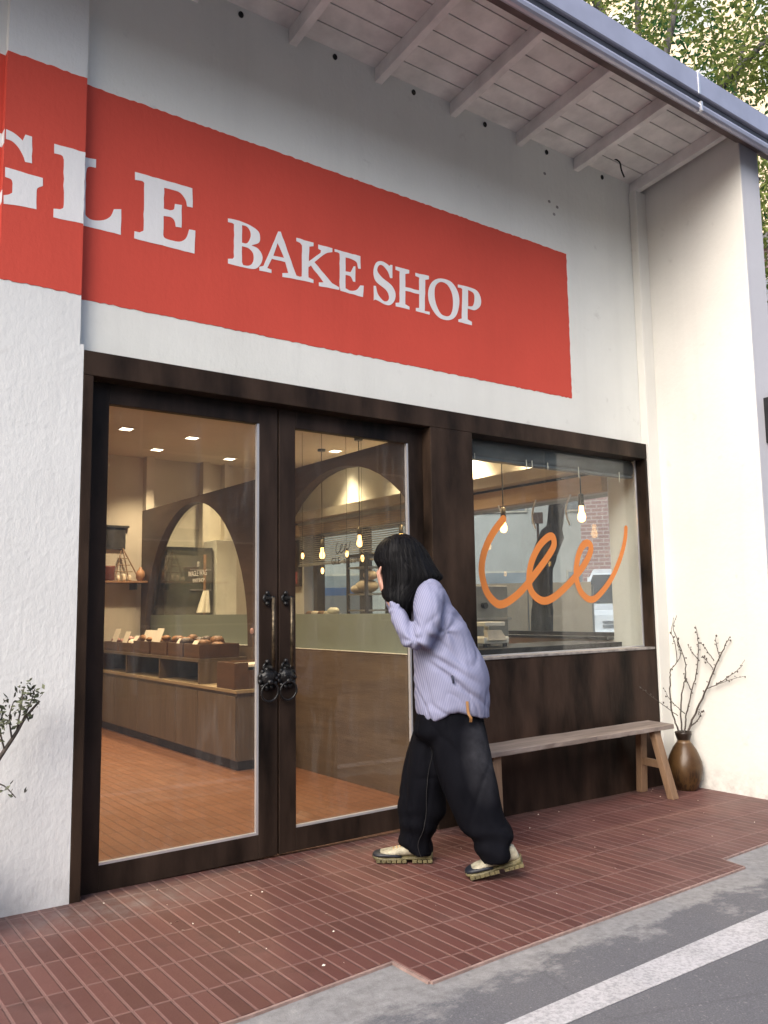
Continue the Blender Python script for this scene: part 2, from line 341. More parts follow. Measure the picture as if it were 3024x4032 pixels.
# measured outlines, in metres
LETTERS = [["L","pillar",[[[-1.3352,3.7013],[-1.179,3.7056],[-1.1691,3.3206],[-1.328,3.3145],[-1.3281,3.3595],[-1.2975,3.365],[-1.2936,3.3675],[-1.2895,3.3699],[-1.2857,3.3725],[-1.2829,3.3756],[-1.2813,3.3794],[-1.2806,3.3837],[-1.2803,3.3883],[-1.2798,3.3927],[-1.2859,3.6323],[-1.288,3.6377],[-1.2897,3.6433],[-1.2921,3.6484],[-1.2967,3.6518],[-1.3041,3.653],[-1.3136,3.6526],[-1.3239,3.6515],[-1.3337,3.6508]]]],["L","wall",[[[-1.2007,3.7074],[-1.1095,3.7147],[-1.1096,3.6678],[-1.1176,3.6671],[-1.1258,3.6666],[-1.1336,3.6657],[-1.14,3.6642],[-1.1449,3.6621],[-1.1487,3.6595],[-1.1517,3.6561],[-1.1542,3.6516],[-1.1561,3.6456],[-1.1572,3.6384],[-1.1581,3.6306],[-1.1591,3.6231],[-1.1576,3.416],[-1.1575,3.4101],[-1.1578,3.4042],[-1.1573,3.3985],[-1.1551,3.3934],[-1.1507,3.3887],[-1.1446,3.3843],[-1.1374,3.3807],[-1.1297,3.3784],[-1.1211,3.3778],[-1.1115,3.3784],[-1.1016,3.38],[-1.0918,3.3822],[-1.0821,3.385],[-1.0723,3.3886],[-1.0627,3.3929],[-1.0539,3.398],[-1.0458,3.4039],[-1.0383,3.4105],[-1.0315,3.4179],[-1.0255,3.4261],[-1.0208,3.4356],[-1.0171,3.4461],[-1.0138,3.4571],[-1.0102,3.4678],[-0.9712,3.4789],[-0.9701,3.336],[-1.1908,3.3351]]]],["E","wall",[[[-0.9014,3.7106],[-0.5721,3.7154],[-0.5685,3.6026],[-0.6021,3.6003],[-0.6038,3.609],[-0.6051,3.6177],[-0.6072,3.6265],[-0.6112,3.6351],[-0.6174,3.6443],[-0.6251,3.6538],[-0.6342,3.6624],[-0.6442,3.6686],[-0.6557,3.6716],[-0.6687,3.6723],[-0.6819,3.6719],[-0.6943,3.6716],[-0.7055,3.6714],[-0.716,3.6709],[-0.7263,3.6702],[-0.7367,3.6695],[-0.7369,3.5489],[-0.6996,3.5489],[-0.6939,3.5517],[-0.688,3.5543],[-0.6826,3.5574],[-0.6785,3.562],[-0.676,3.5687],[-0.6749,3.5769],[-0.6742,3.5857],[-0.6732,3.5942],[-0.6324,3.5987],[-0.6328,3.4677],[-0.6663,3.4637],[-0.6679,3.4721],[-0.6693,3.4807],[-0.6711,3.4888],[-0.6739,3.4957],[-0.6778,3.5012],[-0.6825,3.5057],[-0.6883,3.509],[-0.6954,3.511],[-0.7046,3.5113],[-0.7153,3.5099],[-0.7266,3.508],[-0.7376,3.5064],[-0.7379,3.3973],[-0.7363,3.3932],[-0.7351,3.389],[-0.733,3.3852],[-0.7286,3.3822],[-0.7213,3.3802],[-0.7118,3.3789],[-0.701,3.3782],[-0.6899,3.3782],[-0.6779,3.3784],[-0.6649,3.3789],[-0.6519,3.3806],[-0.6402,3.384],[-0.6299,3.3893],[-0.6205,3.3962],[-0.612,3.4046],[-0.6047,3.4146],[-0.5991,3.4265],[-0.5949,3.4404],[-0.5912,3.455],[-0.5873,3.4692],[-0.5508,3.4718],[-0.5543,3.336],[-0.8987,3.3363],[-0.8974,3.3758],[-0.8693,3.3764],[-0.8479,3.3924],[-0.8489,3.6638],[-0.8514,3.6658],[-0.8534,3.6679],[-0.8563,3.6697],[-0.8613,3.6706],[-0.8692,3.6701],[-0.8793,3.6688],[-0.8901,3.6671],[-0.9005,3.6655]]]],["G","pillar",[[[-1.5617,3.7014],[-1.5531,3.6997],[-1.5445,3.6982],[-1.5359,3.6964],[-1.5278,3.694],[-1.5199,3.6906],[-1.5122,3.6864],[-1.5051,3.6821],[-1.499,3.6783],[-1.4944,3.6752],[-1.4908,3.6725],[-1.4877,3.6699],[-1.4844,3.6673],[-1.4725,3.7034],[-1.4414,3.7025],[-1.437,3.5643],[-1.4696,3.5615],[-1.4716,3.5682],[-1.4734,3.5747],[-1.4756,3.5815],[-1.479,3.5891],[-1.4839,3.598],[-1.4898,3.6078],[-1.4963,3.6175],[-1.5029,3.6259],[-1.5098,3.6329],[-1.5171,3.6391],[-1.5245,3.6442],[-1.5319,3.648],[-1.5392,3.6501],[-1.5465,3.6506],[-1.5538,3.6506],[-1.5611,3.6508]],[[-1.5594,3.5062],[-1.3841,3.5038],[-1.3828,3.4624],[-1.3889,3.4582],[-1.3953,3.454],[-1.4011,3.4499],[-1.4056,3.4459],[-1.4081,3.4422],[-1.4093,3.4386],[-1.41,3.4351],[-1.4109,3.4315],[-1.409,3.3333],[-1.4306,3.3322],[-1.4523,3.3311],[-1.4734,3.3299],[-1.4931,3.3283],[-1.5109,3.3262],[-1.5275,3.3237],[-1.5434,3.3211],[-1.5596,3.3185],[-1.5611,3.3617],[-1.5555,3.364],[-1.5498,3.3662],[-1.5443,3.3685],[-1.5392,3.3713],[-1.5348,3.3745],[-1.5308,3.3781],[-1.5269,3.3818],[-1.523,3.3855],[-1.523,3.4357],[-1.5245,3.4401],[-1.5257,3.4447],[-1.5276,3.449],[-1.5309,3.4522],[-1.5362,3.4542],[-1.5431,3.4551],[-1.5506,3.4557],[-1.5577,3.4565]]]],["B","wall",[[[-0.3512,3.5995],[-0.2783,3.6043],[-0.2618,3.6026],[-0.245,3.6011],[-0.2285,3.5993],[-0.2128,3.5963],[-0.1973,3.5922],[-0.1819,3.5872],[-0.1681,3.5814],[-0.1574,3.5749],[-0.1506,3.5676],[-0.1467,3.5595],[-0.1448,3.5509],[-0.1439,3.542],[-0.1434,3.5325],[-0.1438,3.5225],[-0.1462,3.5126],[-0.1516,3.5035],[-0.1611,3.4957],[-0.1739,3.4887],[-0.188,3.4821],[-0.2013,3.4753],[-0.1899,3.4735],[-0.1782,3.4721],[-0.167,3.4699],[-0.1571,3.4658],[-0.1482,3.4592],[-0.1401,3.4506],[-0.1336,3.4411],[-0.1291,3.4313],[-0.1271,3.4213],[-0.1271,3.4107],[-0.129,3.3999],[-0.1324,3.389],[-0.1378,3.3776],[-0.1451,3.3656],[-0.1536,3.3545],[-0.1623,3.3457],[-0.1707,3.3398],[-0.1793,3.336],[-0.189,3.3335],[-0.2008,3.3314],[-0.2152,3.3298],[-0.2318,3.3291],[-0.2491,3.3287],[-0.266,3.3281],[-0.3492,3.3283],[-0.3495,3.3565],[-0.3198,3.3638],[-0.3113,3.376],[-0.3126,3.5743],[-0.3233,3.5786],[-0.3511,3.5771]],[[-0.2619,3.583],[-0.2535,3.5832],[-0.2449,3.5837],[-0.2366,3.5836],[-0.2292,3.5815],[-0.2224,3.5772],[-0.2161,3.5712],[-0.2109,3.564],[-0.2071,3.5564],[-0.205,3.5482],[-0.2043,3.5392],[-0.205,3.5298],[-0.207,3.5203],[-0.2106,3.5098],[-0.2158,3.4985],[-0.222,3.4882],[-0.2287,3.4806],[-0.2361,3.4768],[-0.2444,3.4758],[-0.253,3.4758],[-0.2614,3.4753]],[[-0.2612,3.4548],[-0.2501,3.4548],[-0.2386,3.4551],[-0.2276,3.4547],[-0.2177,3.4525],[-0.2086,3.4483],[-0.2001,3.4426],[-0.193,3.4354],[-0.1879,3.4271],[-0.1852,3.4166],[-0.1845,3.4043],[-0.1854,3.3918],[-0.1878,3.3807],[-0.1918,3.3712],[-0.1974,3.3625],[-0.2042,3.3551],[-0.2118,3.3493],[-0.221,3.3452],[-0.2317,3.3428],[-0.2419,3.3418],[-0.2498,3.3422],[-0.2545,3.3445],[-0.257,3.3486],[-0.2586,3.3534],[-0.2607,3.3579]]]],["A","wall",[[[-0.0216,3.6079],[-0.0043,3.6104],[0.1038,3.3612],[0.1369,3.3582],[0.1369,3.339],[0.0071,3.3303],[0.0071,3.3545],[0.0476,3.364],[0.0268,3.4277],[-0.065,3.4263],[-0.0954,3.3616],[-0.0672,3.3579],[-0.0672,3.3371],[-0.1478,3.3337],[-0.1479,3.3563],[-0.1201,3.3692]],[[-0.0262,3.5338],[-0.0547,3.4477],[0.0187,3.4521]]]],["K","wall",[[[0.1046,3.6018],[0.2272,3.6012],[0.2271,3.5794],[0.1966,3.5684],[0.1925,3.4733],[0.2783,3.5487],[0.2821,3.5661],[0.2613,3.5717],[0.2614,3.5991],[0.3659,3.6004],[0.3657,3.5761],[0.3531,3.5712],[0.3411,3.5672],[0.3281,3.5615],[0.313,3.5519],[0.2947,3.5368],[0.2743,3.5177],[0.2532,3.4972],[0.2325,3.4776],[0.3613,3.3718],[0.4153,3.3565],[0.4151,3.34],[0.2645,3.3315],[0.2647,3.3553],[0.2992,3.3631],[0.2081,3.4501],[0.1899,3.435],[0.1896,3.3704],[0.2258,3.3626],[0.2256,3.3411],[0.1037,3.3378],[0.1038,3.3506],[0.1417,3.3647],[0.1449,3.5638],[0.1306,3.5763],[0.1045,3.5803]]]],["E","wall",[[[0.3823,3.6002],[0.5798,3.6015],[0.5813,3.5172],[0.5615,3.5147],[0.5591,3.5253],[0.5573,3.5364],[0.5544,3.5465],[0.5489,3.5544],[0.5397,3.5596],[0.5278,3.5626],[0.5151,3.5645],[0.5035,3.5658],[0.4933,3.5665],[0.4837,3.5662],[0.4742,3.5656],[0.4647,3.5652],[0.4637,3.4726],[0.5024,3.4761],[0.5263,3.5209],[0.5394,3.5241],[0.538,3.4196],[0.5211,3.4191],[0.5168,3.427],[0.5128,3.4354],[0.5082,3.4428],[0.502,3.4482],[0.4937,3.4506],[0.4839,3.4509],[0.4735,3.4504],[0.4634,3.4503],[0.4624,3.3615],[0.4719,3.359],[0.4812,3.356],[0.4908,3.3538],[0.5009,3.3534],[0.5121,3.3552],[0.5242,3.3584],[0.536,3.3631],[0.5465,3.3691],[0.5552,3.3768],[0.5627,3.3862],[0.5698,3.3963],[0.5771,3.4061],[0.6035,3.4098],[0.5958,3.3329],[0.424,3.3365],[0.4179,3.3626],[0.4201,3.5786],[0.4075,3.5843],[0.3821,3.5824]]]],["S","wall",[[[0.8377,3.6036],[0.8359,3.514],[0.8178,3.5098],[0.8132,3.5204],[0.8091,3.5312],[0.8042,3.5417],[0.7978,3.5513],[0.7888,3.5606],[0.778,3.5697],[0.767,3.5772],[0.757,3.5819],[0.7484,3.5835],[0.7403,3.5826],[0.733,3.5795],[0.7269,3.5747],[0.721,3.5674],[0.7156,3.5577],[0.7123,3.5471],[0.7126,3.537],[0.7172,3.5275],[0.7251,3.5181],[0.7358,3.5088],[0.7487,3.4996],[0.7657,3.491],[0.7863,3.4828],[0.807,3.4743],[0.8238,3.465],[0.8361,3.4548],[0.8458,3.444],[0.853,3.4326],[0.8577,3.4207],[0.86,3.4078],[0.8596,3.394],[0.8571,3.3804],[0.8525,3.3676],[0.8454,3.3554],[0.836,3.3433],[0.8252,3.3328],[0.8142,3.3251],[0.8028,3.3209],[0.7906,3.3194],[0.7782,3.3197],[0.766,3.3207],[0.7536,3.3229],[0.741,3.3266],[0.729,3.3305],[0.7186,3.3334],[0.7105,3.3349],[0.7039,3.3356],[0.6979,3.3361],[0.6917,3.3367],[0.6808,3.3276],[0.6824,3.4275],[0.7,3.4292],[0.7031,3.4161],[0.7059,3.4027],[0.7095,3.3898],[0.7153,3.3781],[0.7246,3.367],[0.7362,3.3564],[0.7485,3.3477],[0.7596,3.3421],[0.7694,3.3403],[0.7788,3.3416],[0.7872,3.3449],[0.794,3.3494],[0.7993,3.3553],[0.8034,3.3629],[0.8057,3.3715],[0.8056,3.3805],[0.8033,3.3902],[0.799,3.4006],[0.792,3.4112],[0.7816,3.4211],[0.7652,3.4301],[0.7442,3.4386],[0.7233,3.4469],[0.7072,3.4558],[0.6971,3.4652],[0.6906,3.4748],[0.6865,3.485],[0.6835,3.4959],[0.6818,3.5082],[0.6817,3.5215],[0.6831,3.5349],[0.6857,3.5477],[0.6897,3.5603],[0.6952,3.5728],[0.7018,3.5842],[0.7095,3.5934],[0.7186,3.6],[0.729,3.6046],[0.74,3.6076],[0.7507,3.6092],[0.7614,3.609],[0.7725,3.6071],[0.783,3.6043],[0.7918,3.6018],[0.7987,3.5993],[0.8042,3.5964],[0.8086,3.5939],[0.8124,3.5929],[0.8154,3.5939],[0.8174,3.5963],[0.8191,3.5993],[0.8209,3.6019]]]],["H","wall",[[[0.8642,3.6019],[0.9793,3.6035],[0.9788,3.5798],[0.9456,3.5686],[0.9436,3.4768],[1.0619,3.4796],[1.0656,3.5705],[1.0321,3.5746],[1.0327,3.5972],[1.1506,3.6021],[1.1499,3.578],[1.117,3.5668],[1.1068,3.3451],[1.1512,3.3483],[1.1506,3.328],[1.0305,3.3295],[1.0311,3.3507],[1.0602,3.3567],[1.0627,3.4538],[0.943,3.451],[0.9409,3.3575],[0.9763,3.3474],[0.9758,3.3276],[0.86,3.3266],[0.8605,3.3498],[0.8915,3.3586],[0.8989,3.5751],[0.8638,3.5785]]]],["O","wall",[[[1.2716,3.6107],[1.2922,3.6124],[1.3145,3.6123],[1.3365,3.6096],[1.3561,3.6033],[1.3735,3.5924],[1.3896,3.5778],[1.4033,3.5607],[1.4135,3.5427],[1.4201,3.5235],[1.4234,3.5027],[1.4239,3.4808],[1.4218,3.4587],[1.417,3.435],[1.4096,3.41],[1.3996,3.3862],[1.3874,3.3663],[1.3727,3.3506],[1.3555,3.3379],[1.3364,3.3283],[1.3164,3.3219],[1.2944,3.3184],[1.2705,3.318],[1.2467,3.3209],[1.2254,3.3277],[1.2061,3.3394],[1.1882,3.3555],[1.1724,3.3737],[1.1598,3.3917],[1.1507,3.4093],[1.1445,3.4278],[1.1409,3.4465],[1.1395,3.4646],[1.1404,3.4826],[1.1437,3.5006],[1.1491,3.5179],[1.1562,3.5339],[1.1652,3.5489],[1.1761,3.563],[1.1887,3.5757],[1.2026,3.5865],[1.2179,3.5953],[1.2347,3.6023],[1.2527,3.6076]],[[1.2555,3.5828],[1.2702,3.5854],[1.2863,3.5854],[1.3023,3.5824],[1.3166,3.5761],[1.3292,3.5658],[1.3408,3.552],[1.3507,3.5358],[1.3581,3.5183],[1.3626,3.4987],[1.3646,3.4767],[1.3647,3.4545],[1.3632,3.4342],[1.3599,3.4156],[1.3548,3.3977],[1.3484,3.3818],[1.341,3.369],[1.3327,3.3597],[1.3233,3.3531],[1.313,3.349],[1.3019,3.3466],[1.2892,3.3457],[1.2753,3.3465],[1.2614,3.3498],[1.2489,3.3563],[1.2375,3.3671],[1.2268,3.3815],[1.2174,3.3977],[1.2098,3.4141],[1.2041,3.4307],[1.2,3.4483],[1.1976,3.466],[1.1967,3.4831],[1.1972,3.4998],[1.1991,3.5164],[1.2029,3.5321],[1.209,3.5458],[1.2178,3.5579],[1.2292,3.5686],[1.242,3.5772]]]],["P","wall",[[[1.4139,3.6004],[1.4392,3.6017],[1.465,3.6032],[1.4903,3.6043],[1.5141,3.6044],[1.5367,3.6039],[1.5583,3.6029],[1.578,3.6003],[1.5946,3.5949],[1.6077,3.5857],[1.618,3.5737],[1.6255,3.5601],[1.6304,3.5464],[1.6327,3.5322],[1.6323,3.5171],[1.6291,3.5021],[1.6233,3.4886],[1.6137,3.4762],[1.6007,3.4644],[1.5864,3.4544],[1.5729,3.447],[1.5606,3.4435],[1.5485,3.4428],[1.5365,3.4433],[1.5244,3.4432],[1.5005,3.4444],[1.4976,3.3639],[1.5373,3.3533],[1.5364,3.3285],[1.4096,3.3282],[1.4102,3.3465],[1.442,3.359],[1.4541,3.5762],[1.4416,3.582],[1.4132,3.5794]],[[1.5085,3.5821],[1.5227,3.5796],[1.5377,3.5777],[1.5512,3.5746],[1.5612,3.5688],[1.5666,3.5592],[1.5688,3.5467],[1.5687,3.5333],[1.5675,3.5204],[1.5654,3.5077],[1.5618,3.4945],[1.5566,3.4825],[1.5496,3.4732],[1.5402,3.4677],[1.5286,3.465],[1.5162,3.4634],[1.5042,3.4612]]]]]
LOGO = [[1.8469,1.9729],[1.7369,1.8639],[1.6586,1.7478],[1.6222,1.6347],[1.6287,1.5391],[1.6686,1.4438],[1.7394,1.3797],[1.8057,1.3652],[1.9134,1.4055],[2.0251,1.4764],[2.1576,1.5884],[2.2949,1.7153],[2.3627,1.7974],[2.3609,1.8549],[2.3281,1.8675],[2.2685,1.84],[2.1914,1.7749],[2.122,1.6774],[2.0883,1.5764],[2.089,1.4931],[2.1334,1.4266],[2.22,1.3872],[2.3193,1.4035],[2.449,1.4715],[2.5927,1.5707],[2.7143,1.6783],[2.7796,1.7691],[2.7773,1.8168],[2.733,1.8297],[2.6772,1.7958],[2.628,1.7177],[2.6008,1.6175],[2.6073,1.5242],[2.655,1.4426],[2.7497,1.3931],[2.8515,1.4246],[3.0087,1.5509],[3.1309,1.7114],[3.2042,1.862],[3.2279,1.969]]
PERSON = {"torso":[[0.5538,-0.5647,1.5104,0.0187,-0.0138,0.0149,0.09],[0.5696,-0.5763,1.472,0.0555,-0.0411,0.0193,0.17],[0.5805,-0.5845,1.3959,0.0818,-0.0606,0.0111,0.215],[0.5944,-0.5948,1.3137,0.099,-0.0734,0.0145,0.235],[0.6184,-0.6125,1.2267,0.1224,-0.0907,0.0278,0.245],[0.6383,-0.6273,1.1214,0.1384,-0.1026,0.0124,0.25],[0.6579,-0.6418,1.0327,0.1552,-0.1151,0.0084,0.255],[0.6647,-0.6469,0.9423,0.1668,-0.1236,0.0167,0.25],[0.6645,-0.6467,0.8585,0.1689,-0.1252,0.0117,0.24],[0.6664,-0.6481,0.7922,0.1645,-0.1219,0.0044,0.235],[0.6721,-0.6524,0.7565,0.1566,-0.1161,-0.0016,0.225]],"sleeve_near":[[0.4797,-0.7089,1.4749,-0.0355,0.0263,0.0007,0.06],[0.4599,-0.7315,1.4352,-0.0585,0.0434,0.0063,0.09],[0.4338,-0.7496,1.3722,-0.0655,0.0486,0.0096,0.1],[0.414,-0.7598,1.2958,-0.0626,0.0464,0.0141,0.105],[0.3931,-0.7567,1.2297,-0.054,0.04,0.0247,0.1],[0.3731,-0.7419,1.1828,-0.03,0.0222,0.0478,0.095],[0.3537,-0.7089,1.1827,0.0247,-0.0183,0.0425,0.085],[0.3428,-0.6697,1.23,0.0354,-0.0262,0.025,0.08],[0.3466,-0.6227,1.2824,0.0344,-0.0255,0.0178,0.07],[0.3582,-0.569,1.3457,0.0291,-0.0216,0.013,0.06],[0.363,-0.5353,1.393,0.0234,-0.0173,0.0102,0.05]],"sleeve_far":[[0.6539,-0.4522,1.4474,-0.0455,0.0337,0.0108,0.07],[0.6714,-0.4029,1.359,-0.0537,0.0398,0.0158,0.09],[0.6611,-0.3704,1.2594,-0.0456,0.0338,0.0282,0.09],[0.6141,-0.3604,1.2186,0.0099,-0.0074,0.0508,0.08],[0.5421,-0.3693,1.2828,0.0316,-0.0234,0.0256,0.07],[0.4692,-0.3899,1.3664,0.0262,-0.0194,0.0156,0.055],[0.4272,-0.3961,1.4384,0.0199,-0.0147,0.0101,0.045]],"hair":[[0.4549,-0.4914,1.758,0.0185,-0.0137,0.0002,0.03],[0.4484,-0.4866,1.7376,0.0597,-0.0442,0.0004,0.085],[0.4476,-0.4859,1.7012,0.0909,-0.0674,0.0024,0.115],[0.4529,-0.4899,1.6588,0.1115,-0.0827,0.0018,0.13],[0.461,-0.4959,1.619,0.1232,-0.0913,-0.0048,0.135],[0.4675,-0.5032,1.5976,0.1253,-0.0929,-0.0056,0.138],[0.4772,-0.5141,1.5738,0.1248,-0.0925,-0.0061,0.139],[0.4851,-0.5262,1.5467,0.1262,-0.0936,-0.0023,0.137],[0.4868,-0.5374,1.5107,0.1291,-0.0956,0.0027,0.131],[0.464,-0.5354,1.4703,0.113,-0.0838,0.008,0.115],[0.4243,-0.5309,1.4277,0.0865,-0.0641,0.0009,0.105],[0.407,-0.543,1.3801,0.0622,-0.0461,-0.0061,0.09],[0.4149,-0.5612,1.3451,0.0324,-0.024,-0.0055,0.06],[0.4312,-0.5733,1.3225,0.013,-0.0097,0.0022,0.03]],"hips":[[0.6615,-0.6445,0.9074,0.1362,-0.1009,0.0068,0.19],[0.6561,-0.6405,0.8244,0.1435,-0.1063,0.0066,0.2],[0.6526,-0.6379,0.7395,0.151,-0.1119,0.0042,0.205],[0.6508,-0.6365,0.6823,0.159,-0.1179,0.0017,0.2],[0.6633,-0.6458,0.609,0.1126,-0.0835,0.0025,0.15]],"leg_near":[[0.6322,-0.6974,0.7402,0.1322,-0.098,-0.0024,0.13],[0.6393,-0.7214,0.6834,0.1224,-0.0907,0.0023,0.15],[0.6432,-0.7367,0.6041,0.123,-0.0912,0.0023,0.16],[0.6485,-0.7531,0.5254,0.125,-0.0927,0.0022,0.165],[0.66,-0.7741,0.4341,0.1206,-0.0893,0.0067,0.165],[0.6725,-0.7957,0.3458,0.1099,-0.0814,0.009,0.16],[0.6804,-0.8203,0.2661,0.1039,-0.077,0.009,0.155],[0.7019,-0.8611,0.2012,0.099,-0.0734,0.0133,0.145],[0.7121,-0.8936,0.1609,0.0808,-0.0599,0.02,0.13],[0.7023,-0.905,0.1159,0.0729,-0.054,0.0179,0.125],[0.7026,-0.9114,0.0654,0.0607,-0.045,0.0188,0.12]],"leg_far":[[0.6553,-0.5652,0.7114,0.1182,-0.0876,0.0025,0.14],[0.6348,-0.5251,0.6395,0.1046,-0.0776,-0.0019,0.15],[0.6128,-0.4839,0.5255,0.0994,-0.0737,-0.0018,0.16],[0.602,-0.4573,0.3842,0.1006,-0.0745,-0.0018,0.16],[0.6034,-0.4521,0.2496,0.1092,-0.0809,0.0027,0.155],[0.594,-0.4451,0.1878,0.0945,-0.07,0.0006,0.145],[0.5841,-0.4378,0.1399,0.0715,-0.053,-0.0013,0.13],[0.5688,-0.4264,0.0832,0.0799,-0.0592,0.0054,0.125],[0.5868,-0.4397,0.0155,0.0493,-0.0365,-0.004,0.115]],"pts":{"headc":[0.4365,-0.4777,1.6144],"headtop":[0.4567,-0.4927,1.7395],"chin":[0.3775,-0.434,1.4831],"nose":[0.3564,-0.4184,1.5343],"nose_base":[0.3719,-0.4299,1.5289],"neck":[0.5104,-0.5325,1.4807],"neckb":[0.462,-0.4966,1.5273],"hand_near_wrist":[0.3621,-0.4786,1.4164],"hand_near_tip":[0.3476,-0.4367,1.5791],"hand_far_wrist":[0.4168,-0.3885,1.4386],"hand_far_tip":[0.3963,-0.3546,1.5891],"strap0":[0.574,-0.8721,0.8448],"strap1":[0.5837,-0.8669,0.8063],"strap2":[0.599,-0.8658,0.7583],"pocket0":[0.4974,-0.8465,0.9977],"pocket1":[0.5036,-0.851,0.9602],"D":[0.5954,0.8034,0.0],"ft":[0.373,-0.3,-0.0206],"fh":[0.6282,-0.4891,-0.0187],"rt":[0.579,-0.8323,-0.0024],"rb":[0.6737,-0.9025,-0.031],"rh":[0.806,-1.0005,0.0415]}}
BRANCHES = [[[3.349,-0.2,0.382],[3.297,-0.19,0.526],[3.3,-0.18,0.651],[3.322,-0.17,0.767],[3.358,-0.16,0.843],[3.449,-0.15,0.894],[3.452,-0.14,1.039],[3.429,-0.13,1.129],[3.486,-0.12,1.242]],[[3.441,-0.16,0.894],[3.499,-0.157,0.949],[3.476,-0.153,1.015],[3.466,-0.15,1.08]],[[3.393,-0.2,0.394],[3.389,-0.207,0.567],[3.421,-0.214,0.7],[3.455,-0.221,0.793],[3.435,-0.229,0.93],[3.33,-0.236,1.11],[3.287,-0.243,1.166],[3.337,-0.25,1.261]],[[3.438,-0.2,0.39],[3.463,-0.203,0.498],[3.505,-0.226,0.647],[3.505,-0.276,0.793],[3.505,-0.313,0.986],[3.505,-0.309,1.082],[3.505,-0.301,1.178]],[[3.477,-0.21,0.387],[3.505,-0.253,0.499],[3.505,-0.365,0.704],[3.505,-0.455,0.881],[3.505,-0.542,1.032],[3.505,-0.576,1.087]],[[3.505,-0.364,0.696],[3.505,-0.454,0.733],[3.505,-0.55,0.77],[3.505,-0.669,0.807]],[[3.505,-0.445,0.733],[3.505,-0.534,0.784],[3.505,-0.64,0.859],[3.505,-0.694,0.933]],[[3.505,-0.49,0.953],[3.505,-0.466,1.045],[3.505,-0.466,1.108]],[[3.448,-0.2,0.499],[3.384,-0.173,0.557],[3.334,-0.147,0.614],[3.3,-0.12,0.702]],[[3.353,-0.2,0.491],[3.248,-0.167,0.567],[3.12,-0.133,0.652],[3.032,-0.1,0.726]],[[3.505,-0.315,0.906],[3.505,-0.256,0.968],[3.505,-0.227,1.015]],[[3.505,-0.427,0.856],[3.505,-0.361,0.924],[3.505,-0.345,0.947]],[[3.505,-0.228,0.679],[3.505,-0.187,0.757],[3.505,-0.167,0.804]],[[3.477,-0.21,0.387],[3.505,-0.268,0.445],[3.505,-0.308,0.512],[3.505,-0.317,0.52]],[[3.505,-0.44,0.912],[3.505,-0.391,0.98],[3.505,-0.334,1.05]]]

# ---------------------------------------------------------------- ground
structure(MB().box(-300, 300, -300, 300, -.6, -.5).build('ground', 'concrete'))
def gprism(poly, top, bot, name, mat):
    m = MB(); a = [m.b.verts.new((x, y, gz(x)+bot)) for x, y in poly]; b = [m.b.verts.new((x, y, gz(x)+top)) for x, y in poly]
    n_ = len(poly)
    for i in range(n_): m.b.faces.new((a[i], a[(i+1) % n_], b[(i+1) % n_], b[i]))
    m.b.faces.new(b); m.b.faces.new(list(reversed(a)))
    return structure(m.build(name, mat))
edge = [(-7, -1.62), (-1.0, -1.477), (-.335, -1.415), (-.335, -1.645), (.07, -1.622), (.57, -1.604), (1.18, -1.585), (1.90, -1.558), (1.93, -1.405), (2.5, -1.372), (4.4, -1.30)]
gprism(edge+[(4.4, .24), (-7, .24)], 0, -.3, 'sidewalk', 'tile_outdoor')
m = MB()
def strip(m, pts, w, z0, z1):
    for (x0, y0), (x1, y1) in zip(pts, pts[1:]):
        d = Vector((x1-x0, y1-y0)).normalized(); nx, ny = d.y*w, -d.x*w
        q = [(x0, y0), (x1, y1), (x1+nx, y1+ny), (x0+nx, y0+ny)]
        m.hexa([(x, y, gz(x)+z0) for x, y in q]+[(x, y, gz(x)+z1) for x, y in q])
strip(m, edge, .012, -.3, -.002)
simple('edge_highlight', (.30, .205, .18), .7, 0, .2, 20)  # pale pink colour paints the highlight along the kerb's top edge
structure(m.build('kerb_edge_highlight', 'edge_highlight'))
gprism([(-14, -1.3), (-14, -9), (5.2, -9), (5.2, -1.3)], -.012, -.4, 'road', 'asphalt')
gprism([(4.4, -1.3), (5.2, -1.3), (5.2, -9), (30, -9), (30, 30), (4.4, 30)], -.10, -.45, 'side_street', 'asphalt')
gprism([(-14, -2.42), (-.37, -2.032), (1.39, -1.98), (4.2, -1.90), (4.2, -2.07), (1.07, -2.158), (-.23, -2.150), (-14, -2.60)], -.0085, -.0105, 'road_line', 'line_paint')

# ---------------------------------------------------------------- the shop building
B = thing('bake_shop', 'white plastered bake shop with red painted sign band, dark steel shopfront and wooden eave', 'shop', (1.1, 0, -.02))
F0, YW = 0.0, .052
MB().box(-1.18, 3.551, YW, .25, 2.665, 5.12).build('facade_wall', 'plaster_white', B)
MB().box(-5, -1.565, YW, .25, -.3, 5.12).build('facade_wall', 'plaster_rough', B)
m = MB(); m.box(-1.565, -1.18, F0, .26, 2.69, 5.12); m.box(-1.565, -1.160, F0, .26, -.3, 2.69)
m.build('pillar', 'plaster_rough', B)
m = MB(); m.box(3.551, 3.815, -.885, .06, -.3, 5.05)
rw = m.build('return_wall', 'plaster_smooth', B, bevel=.006)
MB().box(3.556, 3.813, -.8885, -.8855, -.25, 5.04).build('grey_end', 'end_grey', rw)  # thin grey slab over the street end of the return wall
m = MB(); m.box(3.5, 3.815, .06, .485, -.3, 5.05); m.box(3.5, 3.815, .485, 6.2, -.3, 1.075); m.box(3.5, 3.815, .485, 6.2, 2.34, 5.05); m.box(3.5, 3.815, 5.62, 6.2, 1.075, 2.34)
m.build('side_wall', 'plaster_smooth', B)
MB().box(3.412, 3.551, -.02, YW, -.3, 4.87).build('corner_column', 'plaster_smooth', B, bevel=.006)
